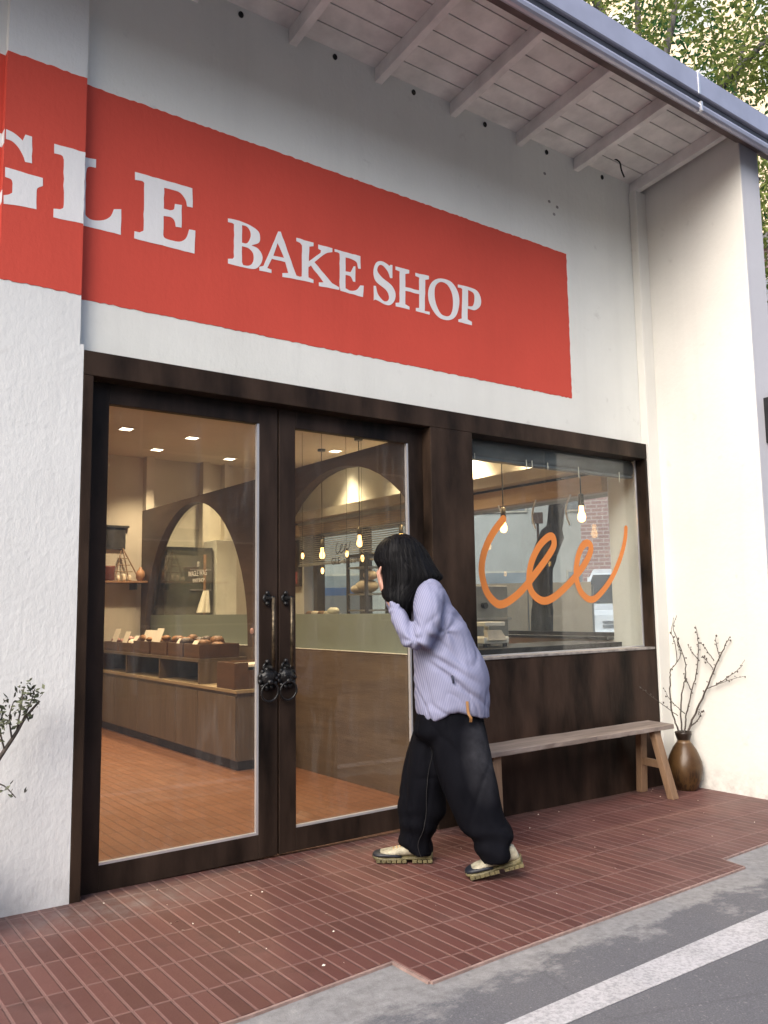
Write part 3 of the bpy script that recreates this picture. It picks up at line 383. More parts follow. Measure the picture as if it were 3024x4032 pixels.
# eave
sof = lambda y: 4.957+(YW-y)*.126
for i in range(6):
    y1 = YW-.153*i; y0 = y1-.144
    m = MB(); m.hexa([(x, y, sof(y)+dz) for dz in (0, .022) for x, y in ((-5, y0), (3.56, y0), (3.56, y1), (-5, y1))])
    m.build('soffit_board', 'white_paint_eave', B)
for x in (-3.9, -3.23, -2.57, -1.91, -1.25, -.58, .083, .746, 1.41, 2.08, 2.735, 3.452):
    m = MB(); m.hexa([(xx, y, sof(y)-.102+dz) for dz in (0, .1015) for xx, y in ((x-.028, -.87), (x+.028, -.87), (x+.028, YW), (x-.028, YW))])
    m.build('rafter', 'white_paint_eave', B, bevel=.004)
MB().hexa([(x, y, z+dz) for dz in (0, .03) for x, y, z in ((-5, -1.04, 4.842), (4.05, -1.04, 4.842), (4.05, -.865, 4.938), (-5, -.865, 4.938))]).build('fascia', 'eave_dark', B)
MB().box(-5, 3.815, -.6, 6.3, 5.13, 5.2).build('roof', 'concrete', B)
MB().box(-5, 4.03, -.995, .2, 5.085, 5.125).build('roof_lining', 'eave_dark', B)
def gutter(x0, x1):
    prof = [(-1.06, 5.105), (-1.06, 4.952), (-1.052, 4.945), (-1.03, 4.943), (-1.03, 4.883), (-1.05, 4.880), (-1.064, 4.868), (-1.070, 4.850), (-1.064, 4.830), (-1.050, 4.820), (-1.03, 4.818), (-1.0, 4.84), (-1.0, 5.12)]
    return MB().rings([[(x, y, z) for y, z in prof] for x in (x0, x1)])
g = gutter(-5, 2.757).build('gutter', 'gutter_metal', B)
gutter(2.763, 4.05).build('gutter', 'gutter_metal', B)
m = MB(); m.box(2.752, 2.772, -1.0635, -1.02, 4.946, 5.108); m.box(2.752, 2.772, -1.075, -1.03, 4.816, 4.883); m.build('gutter_joint', 'alu_bead', g)
MB().box(-5, 4.04, -1.0335, -1.0305, 4.886, 4.940).build('gutter_groove_shade', 'gutter_shade', g)  # dark strip painting the shade under the gutter's upper cap
for x in (-.275, .398, 1.049, 1.725, 2.388, 3.062):
    m = MB(); m.rings([[(x+r*cos(2*pi*k/12), y, 4.905+r*1.2*sin(2*pi*k/12)) for k in range(12)] for r, y in ((.017, YW-.001), (.0165, YW-.007), (.009, YW-.007), (.009, YW-.0015))])
    m.build('weep_hole', 'hole_dark', B)
for x, z in ((2.36, 4.72), (2.40, 4.50), (2.49, 4.48), (2.45, 4.41)):
    MB().ball((x, YW, z), .016, 10, 6, (1, .25, .8)).build('filled_hole', 'concrete', B)
MB().tube(catmull([(3.02, -.10, 4.99), (3.05, -.14, 4.95), (3.03, -.17, 4.86), (3.05, -.18, 4.80)], 5), .006, 6).build('loose_wire', 'hole_dark', B)
MB().box(3.655, 3.70, -.98, -.887, 2.55, 2.90).build('wall_box', 'black_plastic', B, bevel=.006)
for k, (x0, z0, z1) in enumerate(((-1.43, 2.9, 5.0),)):
    pass

# painted sign band
def jag(a, b, n_, amp=.0035):
    return [(a[0]+(b[0]-a[0])*i/n_+random.uniform(-amp, amp)*(a[0] == b[0]), a[1]+(b[1]-a[1])*i/n_+random.uniform(-amp, amp)*(a[1] == b[1])) for i in range(n_)]
def band(x0, x1, y, rside=True):
    poly = jag((x0, 2.944), (x1, 2.944), int(abs(x1-x0)*45)+2)+(jag((x1, 2.944), (x1, 4.114), 40) if rside else [(x1, 2.944)])+jag((x1, 4.114), (x0, 4.114), int(abs(x1-x0)*45)+2)+[(x0, 4.114)]
    return MB().prism(poly, y, y+.003, lambda a, b, c: (a, c, b))
sg = band(-1.179, 2.572, YW-.0025).build('painted_sign', 'sign_red', B)
band(-1.5645, -1.1805, -.0025, False).build('painted_sign', 'sign_red', B)
band(-3.4, -1.568, YW-.0025, False).build('painted_sign', 'sign_red', B)
MB().box(-1.5675, -1.5650, -.0024, YW, 2.944, 4.114).build('painted_sign', 'sign_red', B)
def fill2d(loops, thick):
    cu = bpy.data.curves.new('c', 'CURVE'); cu.dimensions = '2D'; cu.fill_mode = 'BOTH'; cu.extrude = thick/2
    for L in loops:
        sp = cu.splines.new('POLY'); sp.points.add(len(L)-1); sp.use_cyclic_u = True
        for p, q in zip(sp.points, L): p.co = (q[0], q[1], 0, 1)
    o = bpy.data.objects.new('c', cu); C.objects.link(o)
    dg = bpy.context.evaluated_depsgraph_get(); me = bpy.data.meshes.new_from_object(o.evaluated_get(dg))
    bpy.data.objects.remove(o); return me
def letter(loops, y, mat, parent, name='painted_letter', rough=.0018):
    L2 = []
    for L in loops:
        o = []
        for (a, b), (c, d) in zip(L, L[1:]+L[:1]):
            n_ = max(1, int(math.hypot(c-a, d-b)/.03))
            for i in range(n_): o.append((a+(c-a)*i/n_+random.uniform(-rough, rough)*(i > 0), b+(d-b)*i/n_+random.uniform(-rough, rough)*(i > 0)))
        L2.append(o)
    me = fill2d(L2, .0012)
    for v in me.vertices: v.co = (v.co.x, y+v.co.z, v.co.y)
    me.name = name; me.materials.clear()
    return link(name, me, mat, parent)
for li, (ch, where, loops) in enumerate(LETTERS):
    if where == 'wall': loops = [[(max(x, -1.179), z) for x, z in L] for L in loops]; letter(loops, YW-.0034-.0004*(li % 3), 'letter_white', sg)
    else: loops = [[(min(max(x, -1.5642), -1.1803), z) for x, z in L] for L in loops]; letter(loops, -.0034, 'letter_white', sg)
for z0, z1 in ((3.628, 3.700), (3.325, 3.388)):
    MB().box(-1.5690, -1.5676, -.0028, YW-.003, z0, z1).build('painted_letter', 'letter_white', sg)
letter([[(-1.57, 3.70), (-1.70, 3.69), (-1.78, 3.60), (-1.80, 3.5), (-1.78, 3.41), (-1.70, 3.33), (-1.57, 3.325), (-1.57, 3.388), (-1.63, 3.40), (-1.66, 3.51), (-1.63, 3.62), (-1.57, 3.63)]], YW-.0032, 'letter_white', sg)

# shopfront frame
m = MB(); m.box(-1.158, -1.107, F0, .19, -.02, 2.538); m.box(-1.158, 3.409, F0+.0, .19, 2.538, 2.665); m.box(1.094, 1.466, F0, .19, -.06, 2.538)
m.box(3.386, 3.4085, F0, .116, -.1, 2.538)
fr = m.build('shopfront_frame', 'dark_steel', B, bevel=.004)
MB().box(1.466, 3.386, F0+.001, .19, -.1, .994).build('stall_riser', 'dark_panel', B, bevel=.003)
MB().box(1.468, 3.385, -.006, .105, .994, 1.012).build('window_sill', 'sill_metal', B, bevel=.003)
w = MB().box(1.466, 3.386, .108, .114, 1.012, 2.538).build('window_pane', 'window_glass', B)
m = MB(); m.box(3.376, 3.386, .098, .108, 1.012, 2.538); m.box(1.466, 3.376, .098, .108, 1.012, 1.020); m.build('glazing_bead', 'alu_bead', B)
# logo drawn in orange vinyl on the pane
P = catmull([(x, 0, z) for x, z in LOGO], 8)
m = MB(); hw = .0285; prev = None; N = len(P)
def ribbon(m, P, hw, y, dy, taper=None):
    L, R, Y = [], [], []
    for i, p in enumerate(P):
        t = (P[min(i+1, len(P)-1)]-P[max(i-1, 0)]).normalized(); nn = Vector((-t.z, 0, t.x)); h = hw*(taper(i/(len(P)-1)) if taper else 1)
        L.append(p+nn*h); R.append(p-nn*h); Y.append(y-dy*i/len(P))
    a = [m.b.verts.new((q.x, yy, q.z)) for q, yy in zip(L, Y)]; b = [m.b.verts.new((q.x, yy, q.z)) for q, yy in zip(R, Y)]
    for i in range(len(P)-1): m.b.faces.new((a[i], b[i], b[i+1], a[i+1]))
    for j, s_ in ((0, -1), (len(P)-1, 1)):
        t = (P[min(j+1, len(P)-1)]-P[max(j-1, 0)]).normalized()*s_; c = P[j]; h = (L[j]-c).length; nn = (L[j]-c).normalized()
        fan = [c+(nn*cos(pi*k/10)+t*sin(pi*k/10))*h for k in range(11)]
        m.face([(q.x, Y[j]-.0002*s_, q.z) for q in fan])
ribbon(m, P, hw, .107, .0035, lambda t: 1-.25*max(0, (t-.8)/.2))
m.build('window_logo', 'orange_vinyl', w)

# doors
def door(x0, x1, gx0, gx1, hx, rx, lab):
    y0, y1 = .085, .135
    m = MB(); m.box(x0, gx0, y0, y1, -.004, 2.532); m.box(gx1, x1, y0, y1, -.004, 2.532); m.box(gx0, gx1, y0+.0005, y1-.0005, -.004, .122); m.box(gx0, gx1, y0+.0005, y1-.0005, 2.426, 2.532)
    d = m.build('door', 'dark_leaf', B, bevel=.003)
    MB().box(gx0, gx1, y0+.026, y0+.032, .122, 2.426).build('glass_pane', 'door_glass', d)
    m = MB(); m.box(gx1-.013, gx1, y0+.004, y0+.026, .122, 2.426); m.box(gx0, gx1-.013, y0+.004, y0+.026, .122, .134); m.build('glazing_bead', 'alu_bead', d)
    m = MB(); m.tube([(hx, y0-.062, 1.03), (hx, y0-.062, 1.42)], .0105, 10); m.build('pull_bar', 'brass_bar', d, True)
    for z in (1.03, 1.415):
        m = MB()
        m.tube([(hx-.012, y0+.002, z), (hx-.012, y0-.008, z), (hx-.012, y0-.009, z)], [.026, .026, .016], 12)
        m.tube([(hx-.012, y0-.004, z), (hx-.010, y0-.03, z), (hx, y0-.052, z), (hx, y0-.064, z)], [.013, .010, .012, .013], 10)
        m.ball((hx-.012, y0-.012, z+.03), .014, 8, 6); m.ball((hx-.012, y0-.012, z-.03), .014, 8, 6)
        m.build('bar_mount', 'black_iron', d, True)
    m = MB()
    m.tube([(rx, y0+.002, .965), (rx, y0-.012, .965), (rx, y0-.020, .962), (rx, y0-.034, .955)], [.060, .058, .042, .026], 18)
    for k in range(11):
        a = 2*pi*k/11; m.ball((rx+.052*cos(a), y0-.012, .965+.052*sin(a)), .015, 8, 6)
    m.ball((rx, y0-.04, .948), .02, 10, 6, (1, .8, .8)); m.ball((rx-.018, y0-.03, .975), .012, 8, 6); m.ball((rx+.018, y0-.03, .975), .012, 8, 6)
    m.build('lion_mask', 'black_iron', d, True)
    MB().torus((rx, y0-.034, .892), .053, .0065, (0, 1, .15), 26, 8).build('ring_pull', 'black_iron', d, True)
    return d
door(-1.104, -.005, -.997, -.124, -.066, -.073, '')
door(.005, 1.091, .115, .973, .053, .046, '')

# interior shell
MB().box(-3, 3.5, .2, 6.06, -.12, -.002).build('shop_floor', 'tile_indoor', B)
MB().box(-3, 3.5, .25, 6.06, 3.29, 3.4).build('ceiling', 'plaster_inner', B)
MB().box(-3, 3.5, 6.05, 6.2, -.1, 5.0).build('back_wall', 'plaster_inner', B)
MB().box(-3.15, -3, .2, 6.2, -.1, 5.0).build('end_wall', 'plaster_inner', B)
for x0, x1 in ((1.40, 1.50), (2.16, 2.26), (2.47, 2.52)):
    MB().box(x0, x1, 5.93, 6.05, 2.0, 3.29).build('pilaster', 'plaster_inner', B)
# partition with two arched openings
def arch(c, hwid, z0, zs, za, n_=28):
    return [(c-hwid, z0)]+[(c-hwid*cos(pi*k/n_), zs+(za-zs)*sin(pi*k/n_)) for k in range(n_+1)]+[(c+hwid, z0)]
arches = [arch(4.53, 1.355, 1.012, 1.10, 2.55), arch(1.57, 1.355, 1.012, 1.10, 2.52)]
me = fill2d([[(.26, 1.0), (6.04, 1.0), (6.04, 2.61), (.26, 2.61)]]+arches, .10)
for v in me.vertices: v.co = (1.445+v.co.z, v.co.x, v.co.y)
me.name = 'partition_wall'; me.materials.clear(); pw = link('partition_wall', me, 'partition_wood', B)
MB().box(1.395, 1.495, .26, 6.04, -.002, .9985).build('knee_wall', 'knee_wood', pw)
for i, (c, zt) in enumerate(((4.53, 2.55), (1.57, 2.52))):
    me = fill2d([arch(c, 1.353, 1.31, 1.312, zt-.002)], .006)
    for v in me.vertices: v.co = (1.465+v.co.z, v.co.x, v.co.y)
    me.name = 'arch_pane'; me.materials.clear(); link('arch_pane', me, 'arch_glass', pw)
    MB().box(1.462, 1.468, c-1.353, c+1.353, 1.013, 1.309).build('frosted_pane', 'frosted', pw)
    MB().box(1.40, 1.49, c-1.354, c+1.354, 1.0, 1.013).build('arch_sill', 'white_frame', pw)
def text(s, size, org, mat, parent, name='lettering', w=1.0):
    # letters read along -y on a pane that faces -x
    cu = bpy.data.curves.new('t', 'FONT'); cu.body = s; cu.size = size; cu.extrude = .0006; cu.align_x = 'CENTER'
    o = bpy.data.objects.new('t', cu); C.objects.link(o); dg = bpy.context.evaluated_depsgraph_get()
    me = bpy.data.meshes.new_from_object(o.evaluated_get(dg)); bpy.data.objects.remove(o)
    for v in me.vertices: v.co = (org[0]-v.co.z, org[1]-v.co.x*w, org[2]+v.co.y)
    me.name = name; me.materials.clear(); return link(name, me, mat, parent)
simple('logo_white', (.75, .74, .70), .5); simple('logo_dark', (.05, .04, .035), .5)
text('III', .085, (1.459, 4.48, 1.835), 'logo_white', pw, w=.9)
text('WAGLE WAG', .085, (1.459, 4.50, 1.735), 'logo_white', pw, w=.95)
text('BAKE SHOP', .06, (1.459, 4.47, 1.665), 'logo_white', pw)
text('GLE', .085, (1.459, 1.71, 1.72), 'logo_dark', pw, w=.95)
text('BAKE SHOP', .058, (1.459, 1.45, 1.72), 'logo_dark', pw, w=.95)
pl = [((x-2.42)*.135, z) for x, z in [(q.x, (q.z-1.6)*.15+1.845) for q in P]]
m = MB(); ribbon(m, [Vector((a, 0, z)) for a, z in pl], .0042, .0, .001)
for v in m.b.verts: v.co = (1.460+v.co.y, 1.60-v.co.x, v.co.z)
m.build('lettering', 'logo_dark', pw)
# side window of the kitchen
m = MB()
for y in (4.20, 5.28): m.box(3.50, 3.62, y, y+.10, 1.075, 2.34)
m.box(3.60, 3.66, .485, 5.62, 1.075, 1.11); m.box(3.60, 3.66, .485, .53, 1.11, 2.34)
sw = m.build('side_window', 'black_plastic', B)
MB().box(3.628, 3.633, .53, 5.62, 1.11, 2.34).build('side_pane', 'side_glass', sw)
MB().box(3.30, 3.50, .487, 6.04, 2.52, 2.628).build('ledge', 'plaster_inner', B)
wood('valance_wood', (.62, .44, .27), (.74, .55, .36), 'Y')
MB().box(3.42, 3.50, .487, 6.04, 2.335, 2.49).build('valance', 'valance_wood', B)
MB().box(3.46, 3.50, .487, 6.04, 2.49, 2.52).build('shadow_gap', 'hole_dark', B)
MB().box(3.40, 3.50, .487, 4.2, 1.055, 1.078).build('side_sill', 'black_plastic', B)

# ---------------------------------------------------------------- lamps of the shop, added fill spots and bulb reflections
def spot(x, y, e, size=110, col=(1, .77, .50)):
    l = bpy.data.lights.new('downlight_and_fill', 'SPOT'); l.energy = e*1.7; l.spot_size = radians(size); l.spot_blend = .95; l.shadow_soft_size = .05; l.color = col
    o = bpy.data.objects.new('downlight_and_fill', l); C.objects.link(o); o.location = (x, y, 3.24); return o
def downlight(x, y, lab, e, size=110):
    t = thing('ceiling_downlight', lab, 'ceiling light', (x, y, 3.29), 'square downlights in the shop ceiling')
    m = MB(); m.box(x-.075, x+.075, y-.075, y-.06, 3.282, 3.2895); m.box(x-.075, x+.075, y+.06, y+.075, 3.282, 3.2895); m.box(x-.075, x-.06, y-.06, y+.06, 3.282, 3.2895); m.box(x+.06, x+.075, y-.06, y+.06, 3.282, 3.2895)
    m.build('trim', 'white_frame', t)
    MB().box(x-.06, x+.06, y-.06, y+.06, 3.284, 3.2885).build('lens', 'led_warm', t)
    spot(x, y, e, size)
downlight(.623, 4.48, 'lit square downlight nearest the left edge of the door glass', 75)
downlight(1.33, 5.42, 'lit square downlight over the wall shelf, second from the left', 60)
downlight(1.40, 4.55, 'lit square downlight directly above the left arch, glowing yellow', 60)
downlight(2.34, 5.53, 'small lit square downlight at the far right of the left door glass', 40)
downlight(3.20, 4.36, 'lit square downlight seen alone in the right door glass', 30, 90)
for x, y, e, sz in ((-1.2, 1.6, 70, 120), (-1.3, 4.3, 70, 120), (.35, 1.3, 85, 120), (-.2, 3.1, 70, 120), (3.33, 1.15, 130, 85), (3.33, 2.28, 150, 85), (3.33, 3.35, 30, 80), (3.33, 4.45, 38, 72), (2.3, 2.0, 60, 120), (2.3, 4.2, 50, 120)):  # unseen spots added for light; those by the side wall throw its scallops
    spot(x, y, e, sz)
def pendant(y, z, lab, first=None):
    x = 3.0
    t = thing('pendant_lamp', lab, 'pendant lamp', (x, y, 3.29), 'pendant lamps hanging in a row in the kitchen')
    MB().tube([(x, y, 3.289), (x, y, z+.19)], .005, 6).build('cord', 'hole_dark', t)
    MB().lathe([(.045, 3.262), (.05, 3.27), (.05, 3.289)], (x, y, 0), 16).build('ceiling_rose', 'black_plastic', t)
    MB().lathe([(.012, z+.20), (.022, z+.195), (.024, z+.13), (.026, z+.10)], (x, y, 0), 14).build('socket', 'brass_bar', t, True)
    MB().lathe([(.004, z-.036), (.018, z-.032), (.029, z-.018), (.034, z+.003), (.030, z+.028), (.020, z+.05), (.017, z+.10)], (x, y, 0), 18).build('bulb', 'bulb_glow', t, True)
pendant(.365, 2.066, 'glowing round bulb on a cord, rightmost in the shop window')
pendant(1.274, 2.052, 'glowing bulb on a cord behind the top of the orange window logo')
pendant(2.80, 2.03, 'hanging lamp whose cord shows just above the black hair')
pendant(3.57, 2.076, 'brightest glowing bulb in front of the blinds, left of the black hair')
pendant(4.362, 1.986, 'glowing bulb in front of the blinds, nearest the door pull bars')

def reflected_bulb(y, z, lab):  # added bulbs standing in for lamp reflections in the glass
    x = 2.3; t = thing('bulb_reflection', lab, 'pendant lamp', (x, y, 3.29), 'bulb reflections modelled as small added bulbs')
    MB().tube([(x, y, 3.289), (x, y, z+.05)], .0025, 5).build('cord', 'socket_dark', t)  # added cord of the stand-in bulb
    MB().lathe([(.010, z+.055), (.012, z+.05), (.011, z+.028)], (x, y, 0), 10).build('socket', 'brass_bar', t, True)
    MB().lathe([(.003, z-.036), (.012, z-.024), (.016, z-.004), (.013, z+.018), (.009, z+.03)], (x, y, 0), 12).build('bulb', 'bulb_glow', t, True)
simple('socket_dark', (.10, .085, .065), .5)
reflected_bulb(3.65, 1.93, 'bulb reflection nearest the door pull bars, level with the blinds')
reflected_bulb(3.25, 1.75, 'lowest bulb reflection, over the blue sheet')
reflected_bulb(2.79, 1.90, 'bulb reflection below and right of the small window logo')
reflected_bulb(2.52, 1.84, 'bulb reflection in front of the bread rack')

# ---------------------------------------------------------------- shop furniture seen through the door
K = thing('display_counter', 'long wooden display counter with open cubbies, stepping down at its near end', 'counter', (1.14, 4.2, 0))
MB().box(.93, 1.393, 2.44, 6.03, 0, .08).build('plinth', 'dark_panel', K)
MB().box(.905, 1.393, 2.405, 6.03, .08, .645).build('cabinet', 'counter_wood', K, bevel=.004)
ys = [2.41, 3.19, 3.70, 4.73, 5.45, 6.02]
for a, b in zip(ys, ys[1:]):
    MB().box(.890, .9045, a+.004, b-.004, .09, .618).build('cupboard_door', 'counter_wood', K, bevel=.003)
MB().box(.885, 1.393, 2.39, 6.03, .6455, .675).build('counter_top', 'counter_top_wood', K, bevel=.003)
m = MB(); m.box(.895, 1.393, 3.18, 6.03, .875, .905)
for y in (3.18, 4.14, 5.11, 6.005): m.box(.9, 1.392, y, y+.025, .6755, .8745)
m.box(1.36, 1.392, 3.205, 6.0, .676, .8745)
m.build('cubby_shelf', 'counter_wood', K, bevel=.002)
def tray(x0, x1, y0, y1, z0, h, lab, fill=None, col=None):
    t = thing('wooden_tray', lab, 'tray', ((x0+x1)/2, (y0+y1)/2, z0), 'wooden trays on the display counter')
    m = MB(); w_ = .012
    m.box(x0, x1, y0, y1, z0+.001, z0+.014)
    m.box(x0, x0+w_, y0, y1, z0+.0145, z0+h); m.box(x1-w_, x1, y0, y1, z0+.0145, z0+h); m.box(x0+w_, x1-w_, y0, y0+w_, z0+.0145, z0+h); m.box(x0+w_, x1-w_, y1-w_, y1, z0+.0145, z0+h)
    m.build('tray_box', 'tray_wood', t, bevel=.002)
    if fill:
        rr = random.Random(int(y0*100))
        for k in range(fill):
            px, py = rr.uniform(x0+.06, x1-.06), rr.uniform(y0+.07, y1-.07)
            MB().ball((px, py, z0+h*.8+rr.uniform(0, .06)), rr.uniform(.045, .07), 10, 7, (1, rr.uniform(.8, 1.5), rr.uniform(.5, .9))).build('pastry', col, t, True)
simple('crust', (.20, .09, .032), .6, 0, .4, 20, .3, 60); simple('choc', (.05, .022, .012), .5, 0, .3, 20, .3, 60); simple('paper_bag', (.62, .52, .40), .7, 0, .1, 10); simple('wrap_pink', (.45, .25, .22), .5, 0, .3, 9); simple('card', (.85, .78, .66), .6, 0, .03, 5)
tray(.93, 1.33, 5.50, 5.98, .906, .10, 'dark wooden tray farthest back on the counter, holding wrapped pink packs', 5, 'wrap_pink')
tray(.92, 1.33, 5.02, 5.44, .906, .10, 'wooden tray of pale packs, second from the back of the counter', 5, 'paper_bag')
tray(.92, 1.33, 4.50, 4.96, .906, .13, 'wooden tray of brown buns under the wide paper sign', 6, 'crust')
tray(.92, 1.33, 4.02, 4.44, .906, .13, 'wooden tray of pale loaves next to the tall dark pastries', 5, 'crust')
tray(.92, 1.33, 3.62, 3.98, .906, .13, 'wooden tray heaped with dark chocolate pastries', 7, 'choc')
tray(.92, 1.33, 3.22, 3.58, .906, .13, 'wooden tray of brown pastries at the near end of the upper shelf', 6, 'crust')
t = thing('wooden_box', 'deep reddish wooden box with a notched front on the low end of the counter', 'box', (.98, 2.58, .676))
m = MB(); x0, x1, y0, y1, z0, h = .78+.11, 1.30, 2.43, 2.78, .676, .225
m.box(x0, x1, y0, y1, z0, z0+.012); m.box(x0, x0+.014, y0, y1, z0+.0125, z0+h); m.box(x1-.014, x1, y0, y1, z0+.0125, z0+h); m.box(x0+.014, x1-.014, y1-.014, y1, z0+.0125, z0+h)
m.box(x0+.014, x0+.13, y0, y0+.014, z0+.0125, z0+h); m.box(x0+.2, x1-.014, y0, y0+.014, z0+.0125, z0+h); m.box(x0+.13, x0+.2, y0, y0+.014, z0+.0125, z0+h*.7)
m.build('box_body', 'tray_wood', t, bevel=.002)
MB().box(x0+.02, x1-.02, y0+.02, y1-.02, z0+h-.04, z0+h-.02).build('paper_lining', 'card', t)
def card(x, y, z, w_, h, lab, tilt=.3):
    m = MB(); m.hexa([(x+dx, y+s*w_/2+sh, z+zz) for dx0, zz, sh in ((0, 0, 0), (tilt*h, h, -.03)) for dx, s in ((dx0, -1), (dx0+.004, -1), (dx0+.004, 1), (dx0, 1))])
    o = m.build('price_card', 'card'); tag(o, lab, 'price card', 'cream price cards on the trays')
card(.96, 5.72, 1.006, .17, .15, 'cream price card standing at the far left end of the counter')
card(.93, 5.30, .98, .15, .15, 'cream price card leaning low in front of the second tray')
card(.99, 4.72, 1.03, .36, .12, 'wide cream paper sign standing over the brown buns')
card(.93, 4.36, .985, .18, .19, 'tall cream price card right of the wide paper sign')
card(.95, 5.08, .985, .12, .10, 'small cream price card between the second and third trays', .5)
card(.93, 3.80, .99, .12, .09, 'small cream price card in front of the dark chocolate pastries', .5)
card(.93, 3.42, .99, .11, .08, 'smallest price card at the near end of the upper shelf', .5)
def sprig(x, y, lab):
    t = thing('dried_flower', lab, 'flower', (x, y, .906), 'dried flowers in the tray')
    MB().tube([(x, y, .907), (x+.01, y-.01, 1.04), (x-.01, y-.02, 1.14)], .004, 5).build('stem', 'bench_leg_wood', t)
    m = MB(); m.ball((x-.01, y-.02, 1.155), .02, 8, 6, (1, 1, 1.6)); m.build('blossom', 'wrap_pink', t, True)
sprig(1.34, 2.98, 'thin dried flower standing left of its twin near the door edge'); sprig(1.34, 2.84, 'thin dried flower nearest the door edge')
for o in [o for o in C.objects if o.name.startswith('dried_flower')]: pass
# wall shelf and what stands on it
t = thing('wall_shelf', 'brown wooden shelf on the back wall at the left', 'shelf', (1.0, 5.92, 1.70))
MB().box(.45, 1.39, 5.80, 6.048, 1.70, 1.724).build('board', 'shelf_wood', t, bevel=.002)
m = MB(); m.box(.6, .62, 5.83, 6.047, 1.62, 1.6995); m.box(1.25, 1.27, 5.83, 6.047, 1.62, 1.6995); m.build('bracket', 'black_iron', t)
def pot(c, prof, name, lab, cat, mat, grp=None):
    t = MB().lathe(prof, c, 20).build(name, mat, None, True); tag(t, lab, cat, grp); return t
simple('clay_tan', (.36, .19, .10), .45, 0, .2, 8); simple('clay_red', (.16, .045, .03), .45, 0, .2, 8)
pot((1.34, 5.92, 1.7245), [(.03, 0), (.05, .03), (.056, .08), (.045, .12), (.02, .15), (.018, .17)], 'bud_vase', 'small round tan vase at the right end of the wall shelf', 'vase', 'clay_tan')
pot((.93, 5.92, 1.7245), [(.07, 0), (.085, .02), (.09, .16), (.095, .18)], 'clay_pot', 'dark red clay pot at the left of the wall shelf', 'pot', 'clay_red')
m = MB(); m.box(.80, 1.18, 6.02, 6.047, 2.12, 2.385); m.box(.78, 1.22, 6.0, 6.047, 2.386, 2.41)
simple('dark_cloth', (.035, .030, .026), .9, 0, .4, 12, .3, 40)
tag(m.build('wall_hanging', 'dark_cloth'), 'dark cloth hanging from a rod on the back wall above the shelf', 'wall hanging')
m = MB()
for a, b in (((1.14, 6.0, 2.13), (1.31, 5.93, 1.78)), ((1.14, 6.0, 2.13), (1.2, 5.93, 1.725)), ((1.12, 6.0, 2.1), (1.02, 5.92, 1.725))): m.tube([a, b], .008, 6)
for k in range(3): m.tube([(1.08-.03*k, 5.95, 2.0-.08*k), (1.19+.03*k, 5.95, 2.0-.08*k)], .005, 5)
tag(m.build('wooden_easel', 'bench_leg_wood'), 'thin wooden easel leaning over the wall shelf', 'easel')
for k, (x, z) in enumerate(((1.05, .05), (1.12, .07), (1.19, .06))):
    pot((x, 5.88, 1.7245), [(.018, 0), (.022, .02), (.02, z), (.01, z+.015)], 'ceramic_bottle', ('tiny pale bottle on the shelf beside the red pot', 'tiny pale bottle in the middle of the shelf', 'tiny pale bottle on the shelf nearest the tan vase')[k], 'bottle', 'paper_bag', 'tiny bottles on the wall shelf')

# kitchen behind the arches
t = thing('display_fridge', 'tall dark fridge with shelves seen through the left arch', 'fridge', (1.85, 5.78, 0))
m = MB(); m.box(1.53, 2.16, 5.62, 6.04, 0, 2.14); m.build('cabinet', 'black_plastic', t, bevel=.004)
simple('fridge_glass', (.06, .065, .05), .15, 0, .3, 3); MB().box(1.55, 2.14, 5.60, 5.619, .2, 2.1).build('glass_door', 'fridge_glass', t)
simple('steel', (.42, .41, .39), .3, .8, .1, 4); simple('steel_dull', (.33, .32, .29), .45, .3, .15, 4)
for z in (1.6, 1.85): MB().box(1.85, 2.13, 5.585, 5.5985, z, z+.02).build('shelf_edge', 'steel', t)
MB().box(2.02, 2.05, 5.57, 5.584, .3, 2.05).build('door_post', 'clay_tan', t)
MB().box(2.18, 2.46, 5.55, 6.04, 0, 2.24).build('tall_cupboard', 'white_frame', None, bevel=.004)
tag(C.objects['tall_cupboard'], 'cream tall cupboard right of the dark fridge, behind the left arch', 'cupboard')
m = MB()
for i in range(9):
    a = i/8; m.hexa([(1.9+.14*a+.02*sin(a*9), 5.50+.02*cos(a*12), 1.33), (1.93+.14*a+.02*sin(a*9), 5.50+.02*cos(a*12), 1.33), (1.93+.14*a, 5.52, 1.33), (1.9+.14*a, 5.52, 1.33), (2.0+.05*a, 5.52, 1.6), (2.02+.05*a, 5.52, 1.6), (2.02+.05*a, 5.54, 1.6), (2.0+.05*a, 5.54, 1.6)])
tag(m.build('hanging_towel', 'card'), 'white cloth hanging on the dark fridge front', 'towel')
t = thing('work_table', 'kitchen work table standing behind the frosted glass of the right arch', 'table', (1.78, 1.7, 0))
MB().box(1.56, 2.0, .95, 2.75, 1.24, 1.28).build('table_top', 'steel', t); m = MB()
m.box(1.58, 1.98, .97, 2.73, 0, 1.2395); m.build('base_cabinet', 'steel_dull', t)
for k, (y, c_) in enumerate(((2.42, 'crust'), (2.33, 'paper_bag'), (2.22, 'crust'), (2.12, 'paper_bag'), (2.03, 'card'))):
    o = MB().ball((1.64, y, 1.31+.02*(k == 4)), .04+.015*(k == 4), 10, 6, (1, 1.1, .7)).build('bread_roll', c_, None, True)
    tag(o, ['golden bread roll on the work table, leftmost of the row', 'pale bread roll second from the left on the work table', 'golden bread roll in the middle of the row on the work table', 'pale bread roll fourth from the left on the work table', 'largest whitest bread roll at the right end of the row'][k], 'bread roll', 'bread rolls on the kitchen work table')
t = thing('bread_rack', 'dark metal rack holding trays and a brown loaf beside the face', 'rack', (3.12, 3.6, 0))
m = MB()
for x in (2.98, 3.26):
    for y in (3.42, 3.78): m.box(x-.015, x+.015, y-.015, y+.015, 0, 1.95)
